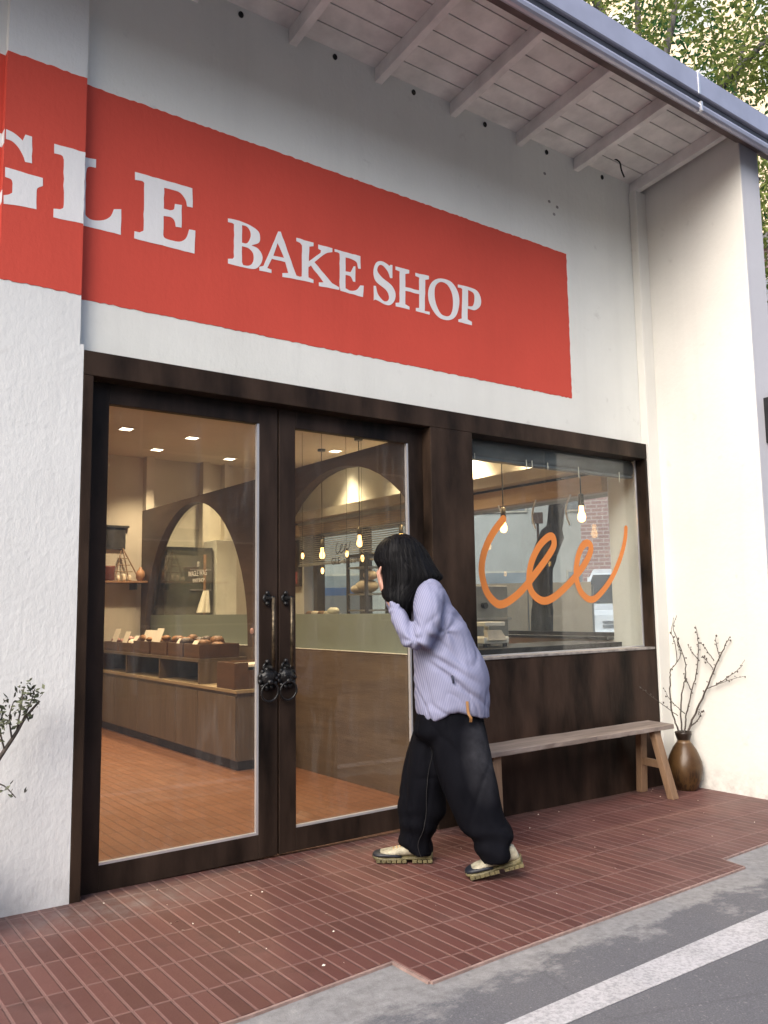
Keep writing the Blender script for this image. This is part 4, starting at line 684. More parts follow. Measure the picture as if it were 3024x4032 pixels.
m.box(2.98, 3.26, 3.40, 3.80, 1.93, 1.96); m.build('post', 'black_plastic', t)
for z in (1.32, 1.50, 1.80): MB().box(2.97, 3.27, 3.41, 3.79, z, z+.018).build('rack_tray', 'steel', t)
m = MB(); m.ball((3.1, 3.58, 1.60), .13, 14, 8, (.9, 1.3, .6)); m.ball((3.05, 3.68, 1.57), .09, 12, 8, (.9, 1.2, .6)); m.ball((3.08, 3.48, 1.72), .08, 12, 8, (1, 1.2, .7)); m.build('loaf', 'paper_bag', t, True)
m = MB(); m.box(3.44, 3.498, 5.66, 5.86, 1.66, 2.29); o = m.build('menu_board', 'black_plastic'); tag(o, 'dark framed board on the kitchen wall at the left edge of the right door glass', 'menu board')
simple('red_card', (.35, .03, .03), .6)
MB().box(3.432, 3.4395, 5.69, 5.83, 1.70, 1.86).build('red_panel', 'red_card', o); MB().box(3.432, 3.4395, 5.69, 5.83, 1.92, 2.25).build('pale_panel', 'choc', o)
# blinds
t = thing('venetian_blind', 'lowered slatted blind over the kitchen side window', 'blind', (3.46, 4.1, 2.5))
MB().box(3.40, 3.455, 2.55, 5.60, 2.47, 2.515).build('headrail', 'steel_dull', t)
simple('slat_white', (.44, .40, .34), .5)
m = MB()
for k in range(20): 
    z = 1.945+.0265*k; m.hexa([(3.405, 2.56, z), (3.432, 2.56, z+.016), (3.432, 5.59, z+.016), (3.405, 5.59, z), (3.4055, 2.56, z+.0015), (3.4325, 2.56, z+.0175), (3.4325, 5.59, z+.0175), (3.4055, 5.59, z+.0015)])
m.build('slats', 'slat_white', t)
MB().box(3.395, 3.44, 2.555, 5.595, 1.92, 1.94).build('bottom_rail', 'steel_dull', t)
simple('headrail_grey', (.085, .098, .11), .4, 0, .2, 6)
t = thing('roller_blind', 'dark grey raised roller blind at the top of the shop window', 'blind', (2.42, .17, 2.46))
m = MB(); m.rings([[(x,   .150+.034*cos(2*pi*k/16), 2.474+.064*sin(2*pi*k/16)) for k in range(16)] for x in (1.472, 3.38)]); m.build('roller', 'headrail_grey', t, True)
MB().box(1.475, 3.375, .125, .19, 2.392, 2.409).build('hem_bar', 'headrail_grey', t)
m = MB()
for x in (1.56, 1.60, 2.12, 2.18, 2.35, 2.70, 3.2): m.tube([(x, .125, 2.43), (x, .125, 2.36+.02*sin(x*9))], .004, 5)
m.build('clip', 'white_frame', t)
m = MB()
for (x, y, z), dx in (((3.38, 1.72, 2.335), .05), ((3.38, 1.22, 2.335), -.05), ((3.38, .80, 2.335), -.06)):
    m.tube(catmull([(x, y, z), (x, y-dx*.8, z-.08), (x, y-dx, z-.17), (x, y-dx*.4, z-.27)], 6), .0085, 6)
o = m.build('reflection_streak', 'letter_white'); tag(o, 'white curved reflections under the wooden valance in the window', 'cord')  # white tubes modelling curved reflections seen in the window glass

# counter behind the shop window
t = thing('window_counter', 'black counter top just inside the shop window', 'counter', (2.45, .46, 0))
MB().box(1.50, 3.26, .22, .74, 1.012, 1.05).build('counter_top', 'black_plastic', t, bevel=.003)
MB().box(1.52, 3.24, .25, .72, 0, 1.0115).build('counter_base', 'dark_panel', t)
t = thing('kitchen_scale', 'cream kitchen scale on the black counter at the left of the shop window', 'scale', (2.05, .5, 1.05))
MB().box(1.90, 2.16, .40, .62, 1.075, 1.125).build('scale_body', 'card', t, bevel=.01)
MB().hexa([(1.93, .38, 1.10), (2.12, .38, 1.10), (2.12, .42, 1.10), (1.93, .42, 1.10), (1.95, .42, 1.175), (2.10, .42, 1.175), (2.10, .46, 1.175), (1.95, .46, 1.175)]).build('display', 'paper_bag', t, bevel=.004)
MB().box(1.94, 2.15, .43, .61, 1.205, 1.235).build('weighing_pan', 'card', t, bevel=.006)
m = MB(); m.tube([(2.04, .52, 1.12), (2.04, .52, 1.206)], .02, 10); m.build('stem', 'white_frame', t)
m = MB()
for x in (1.93, 2.13): m.tube([(x, .42, 1.0505), (x, .42, 1.076)], .018, 10); m.tube([(x, .6, 1.0505), (x, .6, 1.076)], .018, 10)
m.build('foot', 'black_plastic', t)
t = thing('steel_oven', 'grey steel oven with a black knob behind the left of the window logo', 'oven', (2.68, 1.4, 0))
MB().box(2.42, 2.90, 1.15, 1.60, 0, 1.53).build('body', 'steel_dull', t, bevel=.006)
MB().tube([(2.60, 1.149, 1.36), (2.60, 1.11, 1.36)], .026, 14).build('knob', 'black_plastic', t)
MB().box(2.40, 2.92, 1.13, 1.62, 1.235, 1.255).build('ledge', 'steel', t)

# ---------------------------------------------------------------- bench, vase, branches
t = thing('wooden_bench', 'weathered wooden bench with splayed legs against the dark panel', 'bench', (2.3, -.2, -.05))
_m = MB().hexa([(1.14, -.325, .428), (3.12, -.325, .428), (3.14, -.08, .432), (1.14, -.08, .432), (1.14, -.325, .461), (3.12, -.325, .461), (3.14, -.08, .465), (1.14, -.08, .465)])
bmesh.ops.subdivide_edges(_m.b, edges=[e for e in _m.b.edges if abs(e.verts[0].co.x-e.verts[1].co.x) > 1], cuts=70, use_grid_fill=True)
for v in _m.b.verts:
    if v.co.y < -.3: v.co.y += .009*noise.noise(Vector((v.co.x*9, v.co.z*20, 3)))+.008*max(0, noise.noise(Vector((v.co.x*26, 1, v.co.z*30))))
    v.co.z += .0025*noise.noise(Vector((v.co.x*5, v.co.y*6, 0)))
_m.build('seat', 'bench_top_wood', t, bevel=.004)
def leg(tx, ty, fx, fy):
    zf = gz(fx); w_, d_ = .037, .026
    MB().hexa([(fx-w_, fy-d_, zf), (fx+w_, fy-d_, zf), (fx+w_, fy+d_, zf), (fx-w_, fy+d_, zf), (tx-w_*.95, ty-d_, .4285), (tx+w_*.95, ty-d_, .4285), (tx+w_*.95, ty+d_, .4285), (tx-w_*.95, ty+d_, .4285)]).build('leg', 'bench_leg_wood', t, bevel=.005)
leg(2.955, -.265, 3.035, -.345); leg(2.985, -.13, 3.075, -.045); leg(1.335, -.265, 1.265, -.345); leg(1.345, -.13, 1.275, -.05)
MB().hexa([(2.985, -.30, .150), (3.02, -.30, .150), (3.05, -.075, .150), (3.015, -.075, .150), (2.98, -.30, .205), (3.015, -.30, .205), (3.045, -.075, .205), (3.01, -.075, .205)]).build('stretcher', 'bench_leg_wood', t, bevel=.003)
MB().hexa([(1.285, -.30, .150), (1.315, -.30, .150), (1.315, -.085, .150), (1.285, -.085, .150), (1.285, -.30, .205), (1.315, -.30, .205), (1.315, -.085, .205), (1.285, -.085, .205)]).build('stretcher', 'bench_leg_wood', t, bevel=.003)
def vase_mat():
    n = NT('vase_glaze'); v = n.coord(); sx = n.n('ShaderNodeSeparateXYZ'); n.l(v, sx.inputs[0])
    f = n.noise(v, 6, 5, .6)
    c = n.ramp(f, [(.3, (.050, .025, .010)), (.7, (.105, .056, .021))])
    drip = n.noise(n.coord((1, 1, .08)), 48, 3, .5)
    k = n.math('MULTIPLY', n.ramp(drip, [(.48, (0, 0, 0)), (.56, (1, 1, 1))]), n.ramp(sx.outputs[2], [(.14, (1, 1, 1)), (.185, (0, 0, 0))]))
    c = n.mix(n.math('MULTIPLY', k, .8), c, (.018, .010, .006))
    top = n.ramp(sx.outputs[2], [(.372, (0, 0, 0)), (.376, (1, 1, 1))]); c = n.mix(top, c, (.020, .012, .008))
    bandk = n.math('MULTIPLY', n.ramp(sx.outputs[2], [(.352, (0, 0, 0)), (.356, (1, 1, 1))]), n.ramp(sx.outputs[2], [(.372, (1, 1, 1)), (.376, (0, 0, 0))])); c = n.mix(bandk, c, (.15, .09, .045))
    n.pbr(c, .34, 0, n.bump(n.noise(v, 40, 3), .25, .005), .4); M['vase_glaze'] = n.m
vase_mat()
vx, vy = 3.405, -.205; vz = gz(3.4)
prof = [(.078, 0), (.088, .006), (.105, .05), (.125, .08), (.135, .13), (.137, .165), (.131, .21), (.113, .26), (.086, .315), (.064, .345), (.052, .358), (.049, .372), (.054, .385), (.063, .415), (.066, .43), (.060, .436), (.050, .432), (.046, .40), (.03, .38)]
o = MB().lathe([(r*.97, z*1.0) for r, z in prof], (0, 0, 0), 36).build('floor_vase', 'vase_glaze', None, True); o.location = (vx, vy, vz)
tag(o, 'brown glazed bottle shaped vase holding bare branches in the corner', 'vase')
simple('bark_grey', (.075, .06, .05), .8, 0, .3, 30, .3, 80); simple('bud_grey', (.12, .11, .09), .8, 0, .3, 30)
GRP = [[0, 1, 8, 9], [2], [3, 10, 12], [4, 5, 6, 7, 11, 14], [13]]
LAB = ['bare branch curving up at the left side of the vase', 'bare wavy branch just left of the middle of the vase', 'straight budded branch rising from the middle of the vase', 'thick branch leaning right with long side twigs toward the white wall', 'short bent twig at the right rim of the vase']
for g_, lab in zip(GRP, LAB):
    root = [vx, vy, vz+.42]
    tt = thing('dried_branch', lab, 'branch', BRANCHES[g_[0]][0], 'dried branches in the floor vase')
    m = MB(); bud = m; rr = random.Random(g_[0])
    for k, i in enumerate(g_):
        P_ = [Vector(p) for p in BRANCHES[i]]
        if k == 0: P_ = [Vector((vx+.3*(P_[0].x-vx), vy, vz+.36))]+P_
        Q = catmull(P_, 5)
        for j in range(1, len(Q)-1): Q[j] = Q[j]+Vector((rr.uniform(-.004, .004), rr.uniform(-.004, .004), 0))
        r1 = (.0068 if i != 4 else .0095) if k == 0 else .0038
        m.tube(Q, [max(.0016, r1*(1-.75*j/len(Q))) for j in range(len(Q))], 6)
        for j in range(len(Q)//3, len(Q)):
            if rr.random() < (.75 if i not in (0, 2) else .25):
                p = Q[j]+Vector((rr.uniform(-.014, .014), rr.uniform(-.014, .014), rr.uniform(-.006, .014)))
                m.tube([Q[j], p], .0014, 4); bud.ball(p, rr.uniform(.003, .006), 6, 5, (1, 1, 1.5))
    m.build('twig', 'bark_grey', tt, True)
# branch with leaves at the left edge
tt = thing('leafy_branch', 'leaning dry branch with a few green leaves against the left white pillar', 'branch', (-1.75, -.2, .02))
simple('jar_black', (.02, .02, .02), .4)
MB().lathe([(.09, 0), (.12, .05), (.13, .16), (.10, .27), (.075, .31), (.085, .36), (.07, .36), (.06, .30)], (-1.76, -.2, gz(-1.76)), 24).build('jar', 'jar_black', tt, True)
m = MB(); lf = MB(); rr = random.Random(5)
main = catmull([(-1.755, -.2, .30), (-1.62, -.17, .575), (-1.52, -.15, .722), (-1.455, -.15, .822), (-1.419, -.15, .885), (-1.358, -.15, .957)], 5)
m.tube(main, [.014*(1-.65*j/len(main)) for j in range(len(main))], 6)
subs = [[(-1.43, -.15, .872), (-1.40, -.16, .95), (-1.385, -.16, 1.0)], [(-1.45, -.15, .84), (-1.44, -.17, .95), (-1.43, -.17, 1.03)], [(-1.47, -.15, .80), (-1.49, -.18, .90), (-1.475, -.18, .965)], [(-1.50, -.15, .76), (-1.53, -.18, .86), (-1.53, -.19, .93)], [(-1.41, -.15, .895), (-1.402, -.15, .87)], [(-1.6, -.17, .6), (-1.52, -.19, .62), (-1.455, -.19, .555)]]
for s_ in subs:
    Q = catmull(s_, 5); m.tube(Q, [.0045*(1-.6*j/len(Q)) for j in range(len(Q))], 5)
    for j in range(3, len(Q)):
        if s_ in subs[4:5]: continue
        for _ in range(5 if s_ in subs[:4] else 2):
            p = Q[j]+Vector((rr.gauss(0, .022), rr.gauss(0, .022), rr.gauss(0, .022))); d = Vector((rr.uniform(-1, 1), rr.uniform(-1, 1), rr.uniform(-.2, 1))).normalized(); e = d.orthogonal().normalized()
            L_ = rr.uniform(.018, .042); lf.face([p, p+d*L_*.5+e*L_*.25, p+d*L_, p+d*L_*.5-e*L_*.25])
m.build('stem', 'bark_grey', tt, True)
simple('leaf_dull', (.075, .085, .045), .6, 0, .5, 30); lf.build('foliage', 'leaf_dull', tt)

# fallen petals and grit on the tiles
m = MB(); rr = random.Random(11)
for k in range(48):
    x = rr.uniform(-1.2, 3.2); y = rr.uniform(-1.35, -.05)
    a = rr.uniform(0, pi); L_ = rr.uniform(.008, .02); w_ = L_*.45; z = gz(x)+.0035
    d = Vector((cos(a), sin(a), 0)); e = Vector((-sin(a), cos(a), .25))
    p = Vector((x, y, z)); m.face([p-d*L_/2, p+e*w_/2+Vector((0, 0, .003)), p+d*L_/2, p-e*w_/2])
o = m.build('fallen_petals', 'card'); o['kind'] = 'stuff'; o['label'] = 'pale fallen petals scattered on the red tiles'; o['category'] = 'petals'

# ---------------------------------------------------------------- the person
Dv = Vector((.5954, .8034, 0)); Rv = Vector((.8034, -.5954, 0)); Zv = Vector((0, 0, 1))
pts = {k: Vector(v) for k, v in PERSON['pts'].items()}
PB = thing('person', 'person in a striped blue shirt jacket and baggy black jeans peering into the door glass', 'person', (.62, -.6, gz(.6)))
def loft(m, rings, sub=4, n=26, sc=1.0, e=2.3):
    keys = [[Vector(r[0:3]), Vector(r[3:6]), r[6]] for r in rings]; out = []
    for i in range(len(keys)-1):
        k0, k1, k2, k3 = keys[max(i-1, 0)], keys[i], keys[i+1], keys[min(i+2, len(keys)-1)]
        for j in range(sub):
            t = j/sub; f = lambda a, b, c, d: .5*((2*b)+(c-a)*t+(2*a-5*b+4*c-d)*t*t+(3*b-a-3*c+d)*t**3)
            out.append([f(k0[q], k1[q], k2[q], k3[q]) for q in range(3)])
    out.append(keys[-1]); R = []
    for c, a, h in out:
        ring = []
        for k in range(n):
            th = 2*pi*k/n; cx, sy = cos(th), sin(th)
            px = math.copysign(abs(cx)**(2/e), cx); py = math.copysign(abs(sy)**(2/e), sy)
            ring.append(c+a*px*sc+Dv*h*py*sc)
        R.append(ring)
    m.rings(R); return m
def wrinkle(ob, f):
    me = ob.data; bs = base_of(ob)
    co = [(v.co.copy(), v.normal.copy()) for v in me.vertices]
    for v, (c, nn) in zip(me.vertices, co): v.co = c+nn*f(c+bs)
# shirt jacket
m = MB(); loft(m, PERSON['torso']); jk = m.build('jacket', None, PB)
def add_mesh(ob, m):
    bm = bmesh.new(); bm.from_mesh(ob.data); bmesh.ops.recalc_face_normals(m.b, faces=m.b.faces)
    me = bpy.data.meshes.new('t'); m.b.to_mesh(me); m.b.free(); me.transform(Matrix.Translation(-base_of(ob))); bm.from_mesh(me); bm.to_mesh(ob.data); bm.free()
m = MB(); loft(m, PERSON['sleeve_near']); loft(m, PERSON['sleeve_far']); add_mesh(jk, m)
hem_c = sum((Vector(r[0:3]) for r in PERSON['torso'][-2:]), Vector())/2
remesh(jk, .0085, 5)
sl = [Vector(r[0:3]) for r in PERSON['sleeve_near']]
elbow = sl[6]
def jw(p):
    s_ = p.dot(Rv); q = Vector((s_, p.dot(Dv)*.8, p.z))
    d = .007*noise.noise(q*4.0)
    w_ = q+Vector((noise.noise(q*3), noise.noise(q*3+Vector((7, 0, 0))), 0))*.05
    for o_, sx_, sz_, am in ((0, 4.5, 1.6, .0035), (9, 3.0, 3.2, .0028), (4, 8, 2.5, .0015)):
        n_ = noise.noise(Vector((w_.x*sx_+w_.z*1.2+o_, w_.y*3.5, w_.z*sz_))); d -= am*1.9*math.exp(-(n_/.055)**2)
    # gathered folds fanning out from the bent elbow and the armpit
    for c, fr_, am, rad in ((elbow, 40, .0065, .17), (Vector(PERSON['torso'][4][0:3])+Rv*.02-Dv*.2, 22, .006, .26), (Vector(sl[9]), 60, .005, .10)):
        v = p-c; r_ = v.length; a = math.atan2(v.z, v.dot(Rv))
        d += am*math.exp(-(r_/rad)**2)*sin(a*5.0+r_*fr_+3*noise.noise(q*5))
    d += .006*noise.noise(Vector((q.x*9+q.z*2.5, q.y*7, q.z*2.6)))
    d += .002*noise.noise(q*18)
    # two long creases running down the back from the arm
    for x0, z0, sl_, am in ((.06, 1.12, -.60, .015), (.13, 1.03, -.80, .012), (.0, .95, -2.2, .006)):
        e = (s_-elbow.dot(Rv)-x0)*sl_-(p.z-z0); k = max(0., 1-abs((s_-elbow.dot(Rv)-x0-.10)/.22))
        d -= am*k*math.exp(-(e/.016)**2)-am*.6*k*math.exp(-((e+.035)/.026)**2)
    return d
wrinkle(jk, jw)
bs = base_of(jk)
for v in jk.data.vertices:
    p = v.co+bs
    if p.z < hem_c.z+.14:
        near = max(0, min(1, -(p-hem_c).dot(Dv)/.23)); u = (p-hem_c).dot(Rv)/.21
        k = max(0, 1-(p.z-hem_c.z+.03)/.17)
        v.co.z += k*(.055*near*(1-min(1, abs(u-.05)*1.1))-.018*max(0, 1-abs(u+.5)*3))
def shirt():
    n = NT('shirt_stripe'); v = n.coord(); sx = n.n('ShaderNodeSeparateXYZ'); n.l(v, sx.inputs[0])
    s_ = n.math('ADD', n.math('MULTIPLY', sx.outputs[0], .8034), n.math('MULTIPLY', sx.outputs[1], -.5954))
    s_ = n.math('ADD', s_, n.math('MULTIPLY', sx.outputs[2], .17))
    s_ = n.math('ADD', s_, n.math('MULTIPLY', n.math('ADD', n.math('MULTIPLY', sx.outputs[0], .5954), n.math('MULTIPLY', sx.outputs[1], .8034)), .12))
    w_ = n.math('SINE', n.math('MULTIPLY', s_, 2*pi/.0085))
    f = n.math('ADD', n.math('MULTIPLY', w_, .5), .5)
    c = n.ramp(f, [(.25, (.180, .195, .315)), (.75, (.285, .29, .405))])
    c = n.mix(n.math('MULTIPLY', n.noise(v, 5, 4), .2), c, (.20, .215, .33))
    n.pbr(c, .85, 0, n.bump(n.noise(v, 300, 2), .08, .002), .2); M['shirt_stripe'] = n.m
shirt(); jk.data.materials.clear(); jk.data.materials.append(M['shirt_stripe'])
m = MB(); m.tube([pts['pocket0']+Dv*.006, (pts['pocket0']+pts['pocket1'])/2-Dv*.004, pts['pocket1']+Dv*.006], .0055, 6); simple('navy_trim', (.015, .02, .045), .7)
m.build('pocket_trim', 'navy_trim', jk)
# jeans
m = MB(); loft(m, PERSON['hips']); loft(m, PERSON['leg_near']); loft(m, PERSON['leg_far']); jn = m.build('jeans', None, PB); remesh(jn, .0095, 14)
def pw_(p):
    q = Vector((p.dot(Rv), p.dot(Dv), p.z))
    d = .012*noise.noise(q*3.5)+.008*noise.noise(Vector((q.x*9, q.y*9, q.z*2.6)))+.002*noise.noise(q*15)
    w_ = q+Vector((noise.noise(q*3), noise.noise(q*3+Vector((7, 0, 0))), 0))*.05
    for o_, sx_, sz_, am in ((2, 4.5, 1.2, .003), (6, 3.5, 3.0, .0025)):
        n_ = noise.noise(Vector((w_.x*sx_+o_, w_.y*3.5, w_.z*sz_))); d -= am*1.8*math.exp(-(n_/.06)**2)
    low = max(0, 1-(p.z+.03)/.34); d += low*.015*sin(q.z*52+4*noise.noise(q*5)+q.x*9)
    return d
wrinkle(jn, pw_)
def denim():
    n = NT('black_denim'); v = n.coord()
    sx = n.n('ShaderNodeSeparateXYZ'); n.l(v, sx.inputs[0])
    f = n.noise(n.coord((1, 1, .4)), 7, 5, .65)
    c = n.ramp(f, [(.3, (.0022, .0024, .0042)), (.75, (.006, .0063, .009))])
    # pale wash rubbed into the thighs
    tc = n.coord(loc=(-.03, .30, -.60)); ln = n.n('ShaderNodeVectorMath', operation='LENGTH'); sc_ = n.n('ShaderNodeVectorMath', operation='MULTIPLY'); sc_.inputs[1].default_value = (7.5, 7.5, 3.4); n.l(tc, sc_.inputs[0]); n.l(sc_.outputs[0], ln.inputs[0])
    k = n.math('MULTIPLY', n.ramp(ln.outputs['Value'], [(.15, (1, 1, 1)), (.95, (0, 0, 0))]), n.ramp(n.noise(v, 14, 5, .65), [(.25, (.3, .3, .3)), (.7, (1, 1, 1))]))
    c = n.mix(n.math('MULTIPLY', k, .85), c, (.050, .051, .060))
    n.pbr(c, .85, 0, n.bump(n.noise(v, 220, 2), .12, .002), .06); M['black_denim'] = n.m
denim(); jn.data.materials.clear(); jn.data.materials.append(M['black_denim'])
simple('seam_thread', (.007, .0065, .008), .8)
def seam(key, fx, side):
    P_ = []
    for r in PERSON[key]:
        c, a, h = Vector(r[:3]), Vector(r[3:6]), r[6]; th = side
        P_.append(c+a*(abs(cos(th))**(2/2.3))*(1 if cos(th) > 0 else -1)-Dv*h*abs(sin(th))**(2/2.3)*.99)
    dg = jn.data
    from mathutils.bvhtree import BVHTree
    bm = bmesh.new(); bm.from_mesh(dg); T = BVHTree.FromBMesh(bm); Q = []
    b0 = base_of(jn)
    for p in catmull(P_, 5):
        hit = T.find_nearest(p-b0); Q.append(hit[0]+b0+hit[1]*.0008)
    bm.free(); return Q
MB().tube(seam('leg_far', 1, 1.5)[3:], .0022, 5).build('seam', 'seam_thread', jn)
m = MB(); a, b, c = pts['strap0'], pts['strap1'], pts['strap2']
Q = catmull([a+Vector((0, 0, .02)), b-Dv*.012, (b+c)/2-Dv*.02+Rv*.006, c-Dv*.012], 6)
simple('strap_tan', (.26, .13, .045), .6)
R_ = [[q+Rv*.007*sx_+Dv*.002*sy_ for sx_, sy_ in ((-1, -1), (1, -1), (1, 1), (-1, 1))] for q in Q]; m.rings(R_); m.build('key_strap', 'strap_tan', PB)
# shoes
simple('shoe_cream', (.36, .335, .25), .75, 0, .3, 25, .2, 90); simple('shoe_navy', (.010, .013, .021), .5, 0, .2, 20); simple('shoe_olive', (.125, .105, .05), .6, 0, .3, 25); simple('shoe_tan', (.42, .28, .14), .6)
def shoe(toe, heel, up=Zv):
    f = (toe-heel); L_ = f.length; f.normalize(); sd_ = f.cross(up).normalized(); u = sd_.cross(f).normalized()
    def sec(t, w_, z0, z1, n=18, k=0.): 
        c = heel+f*(t*L_); out = []
        for i in range(n):
            a = 2*pi*i/n; x = math.copysign(abs(cos(a))**.8, cos(a))*w_; z = (z0+z1)/2+math.copysign(abs(sin(a))**.75, sin(a))*(z1-z0)/2
            out.append(c+sd_*(x+k)+u*z)
        return out
    m = MB(); m.rings([sec(t, w_, .028, h) for t, w_, h in ((.02, .026, .06), (.06, .036, .10), (.15, .041, .118), (.28, .043, .115), (.38, .045, .098), (.5, .049, .080), (.64, .053, .066), (.78, .054, .058), (.9, .046, .050), (.97, .030, .040), (.995, .014, .032))])
    s_ = m.build('shoe', 'shoe_cream', PB, True)
    m = MB(); m.rings([sec(t, w_, z, h, 18) for t, w_, z, h in ((-.02, .022, .008, .050), (.02, .037, .002, .050), (.12, .043, .002, .040), (.3, .042, .006, .033), (.45, .045, .008, .030), (.62, .055, .003, .030), (.8, .057, .003, .029), (.93, .048, .004, .034), (1.0, .030, .012, .036), (1.015, .012, .018, .034))])
    for k in range(11):
        t_ = .03+.088*k
        if .34 < t_ < .46: continue
        for sgn in (-1, 1):
            c = heel+f*(t_*L_)+sd_*sgn*.040; q = [c+f*a*.0115+sd_*b*.017 for a, b in ((-1, -1), (1, -1), (1, 1), (-1, 1))]
            m.hexa([p-u*.0005 for p in q]+[p+u*.016 for p in q])
    m.build('sole', 'shoe_olive', s_, False, .002)
    m = MB(); m.rings([sec(t, w_, .022, h) for t, w_, h in ((.52, .0525, .034), (.62, .0580, .048), (.8, .0600, .052), (.91, .0525, .051), (.98, .037, .045), (1.012, .018, .036))]); m.build('toe_rand', 'shoe_navy', s_, True)
    m = MB()
    for k in range(5):
        t_ = .43+.055*k; h = .092-.006*k
        c = heel+f*(t_*L_); m.tube([c+sd_*.04+u*(h-.035), c+sd_*.02+u*(h-.004), c-sd_*.02+u*(h-.004), c-sd_*.04+u*(h-.035)], .0042, 6)
    m.build('lace', 'shoe_tan', s_, True)
gl = lambda v, dz=0: Vector((v.x, v.y, gz(v.x)+dz))
shoe(gl(pts['ft'], .007), gl(pts['fh'], .007))
tt_ = gl(pts['rt'], .004); hh = pts['rh'].copy(); hh.z = gz(hh.x)+.072
shoe(tt_, hh)
# body under the clothes: one continuous skin with head and hands
HC = Vector(pts['headc']); FW = (-Rv*.985-Zv*.17).normalized(); UPH = (Zv-FW*Zv.dot(FW)).normalized()
bm_ = MB()
def hp(f, l, u): return HC+FW*f+Dv*l+UPH*u
def ell(c, rf, rl, ru, n=20, k=14):
    bm_.rings([[c+FW*rf*sin(pi*j/k)*cos(2*pi*i/n)+Dv*rl*sin(pi*j/k)*sin(2*pi*i/n)-UPH*ru*cos(pi*j/k) for i in range(n)] for j in range(1, k)])
ell(hp(-.012, 0, .018), .098, .080, .112); ell(hp(.018, 0, -.050), .068, .062, .082); ell(hp(.074, 0, -.108), .020, .022, .020)
bm_.tube([hp(.078, 0, .012), hp(.098, 0, -.018), hp(.103, 0, -.030), hp(.088, 0, -.040)], [.011, .014, .016, .012], 10)
for s_ in (-1, 1): ell(hp(.098, .011*s_, -.034), .009, .009, .008, 10, 8); ell(hp(-.012, .082*s_, -.012), .018, .010, .030, 10, 8); ell(hp(.080, .032*s_, .020), .014, .024, .008, 10, 8)
ell(hp(.084, 0, -.062), .014, .026, .007, 12, 8); ell(hp(.081, 0, -.074), .014, .023, .008, 12, 8)
NB = Vector(PERSON['torso'][1][0:3])
bm_.tube([hp(-.02, 0, -.06), (hp(-.03, 0, -.10)+NB)/2, NB+Rv*.01], [.058, .058, .075], 14)
loft(bm_, PERSON['torso'], 2, 18, .72); loft(bm_, PERSON['hips'], 2, 18, .7); loft(bm_, PERSON['leg_near'], 2, 16, .55); loft(bm_, PERSON['leg_far'], 2, 16, .55)
loft(bm_, PERSON['sleeve_near'], 2, 14, .5); loft(bm_, PERSON['sleeve_far'], 2, 14, .55)
for a, b in ((PERSON['leg_near'][-1], hh.lerp(tt_, .22)+Zv*.07), (PERSON['leg_far'][-1], gl(pts['fh']).lerp(gl(pts['ft']), .22)+Zv*.07)):
    bm_.tube([Vector(a[:3])+Zv*.05, b], [.05, .042], 12)
def hand(wr, tip, arm, side, nrm, thumb):
    d = (tip-wr).normalized(); side = (side-d*side.dot(d)).normalized(); nn = d.cross(side)
    if nn.dot(nrm) < 0: nn = -nn
    def fl(c, w_, t_, n=14): return [c+side*w_*cos(2*pi*i/n)+nn*t_*sin(2*pi*i/n) for i in range(n)]
    bm_.rings([fl(arm, .034, .03), fl(wr, .029, .021), fl(wr+d*.03, .036, .020), fl(wr+d*.07, .045, .018), fl(wr+d*.098, .044, .014), fl(wr+d*.103, .03, .008)])
    for k, (off, ln_) in enumerate(((-.033, .076), (-.011, .088), (.011, .083), (.032, .066))):
        b0 = wr+d*.092+side*off; p1 = b0+d*ln_*.45+side*off*.15+nn*.004; p2 = p1+d*ln_*.3+nn*.014; p3 = p2+d*ln_*.2+nn*.020
        bm_.tube([b0, p1, p2, p3], [.0105, .0100, .0092, .0075], 9); bm_.ball(p3, .0078, 8, 6)
    b0 = wr+d*.028+side*thumb*.032; p1 = b0+side*thumb*.026+d*.022+nn*.01; p2 = p1+d*.032+side*thumb*.008+nn*.012
    bm_.tube([b0, p1, p2], [.0145, .0125, .009], 9); bm_.ball(p2, .0092, 8, 6)
hand(pts['hand_near_wrist'], pts['hand_near_tip'], Vector(PERSON['sleeve_near'][-2][:3]), (Dv-FW*.5), -FW, 1)
hand(pts['hand_far_wrist'], pts['hand_far_tip'], Vector(PERSON['sleeve_far'][-2][:3]), (Dv+FW*.5), -FW, -1)
simple('skin', (.52, .29, .22), .5, 0, .08, 14, .06, 120)
bo = bm_.build('body', 'skin', PB); remesh(bo, .0052, 3)
simple('eye_white', (.7, .68, .66), .2, 0, .02)
simple('iris_dark', (.02, .012, .01), .15)
for s_ in (-1, 1):
    e = MB().ball(hp(.076, .032*s_, .006), .0125, 14, 10).build('eye', 'eye_white', bo, True)
    MB().ball(hp(.0845, .032*s_, .006), .0055, 10, 6).build('iris', 'iris_dark', e, True)
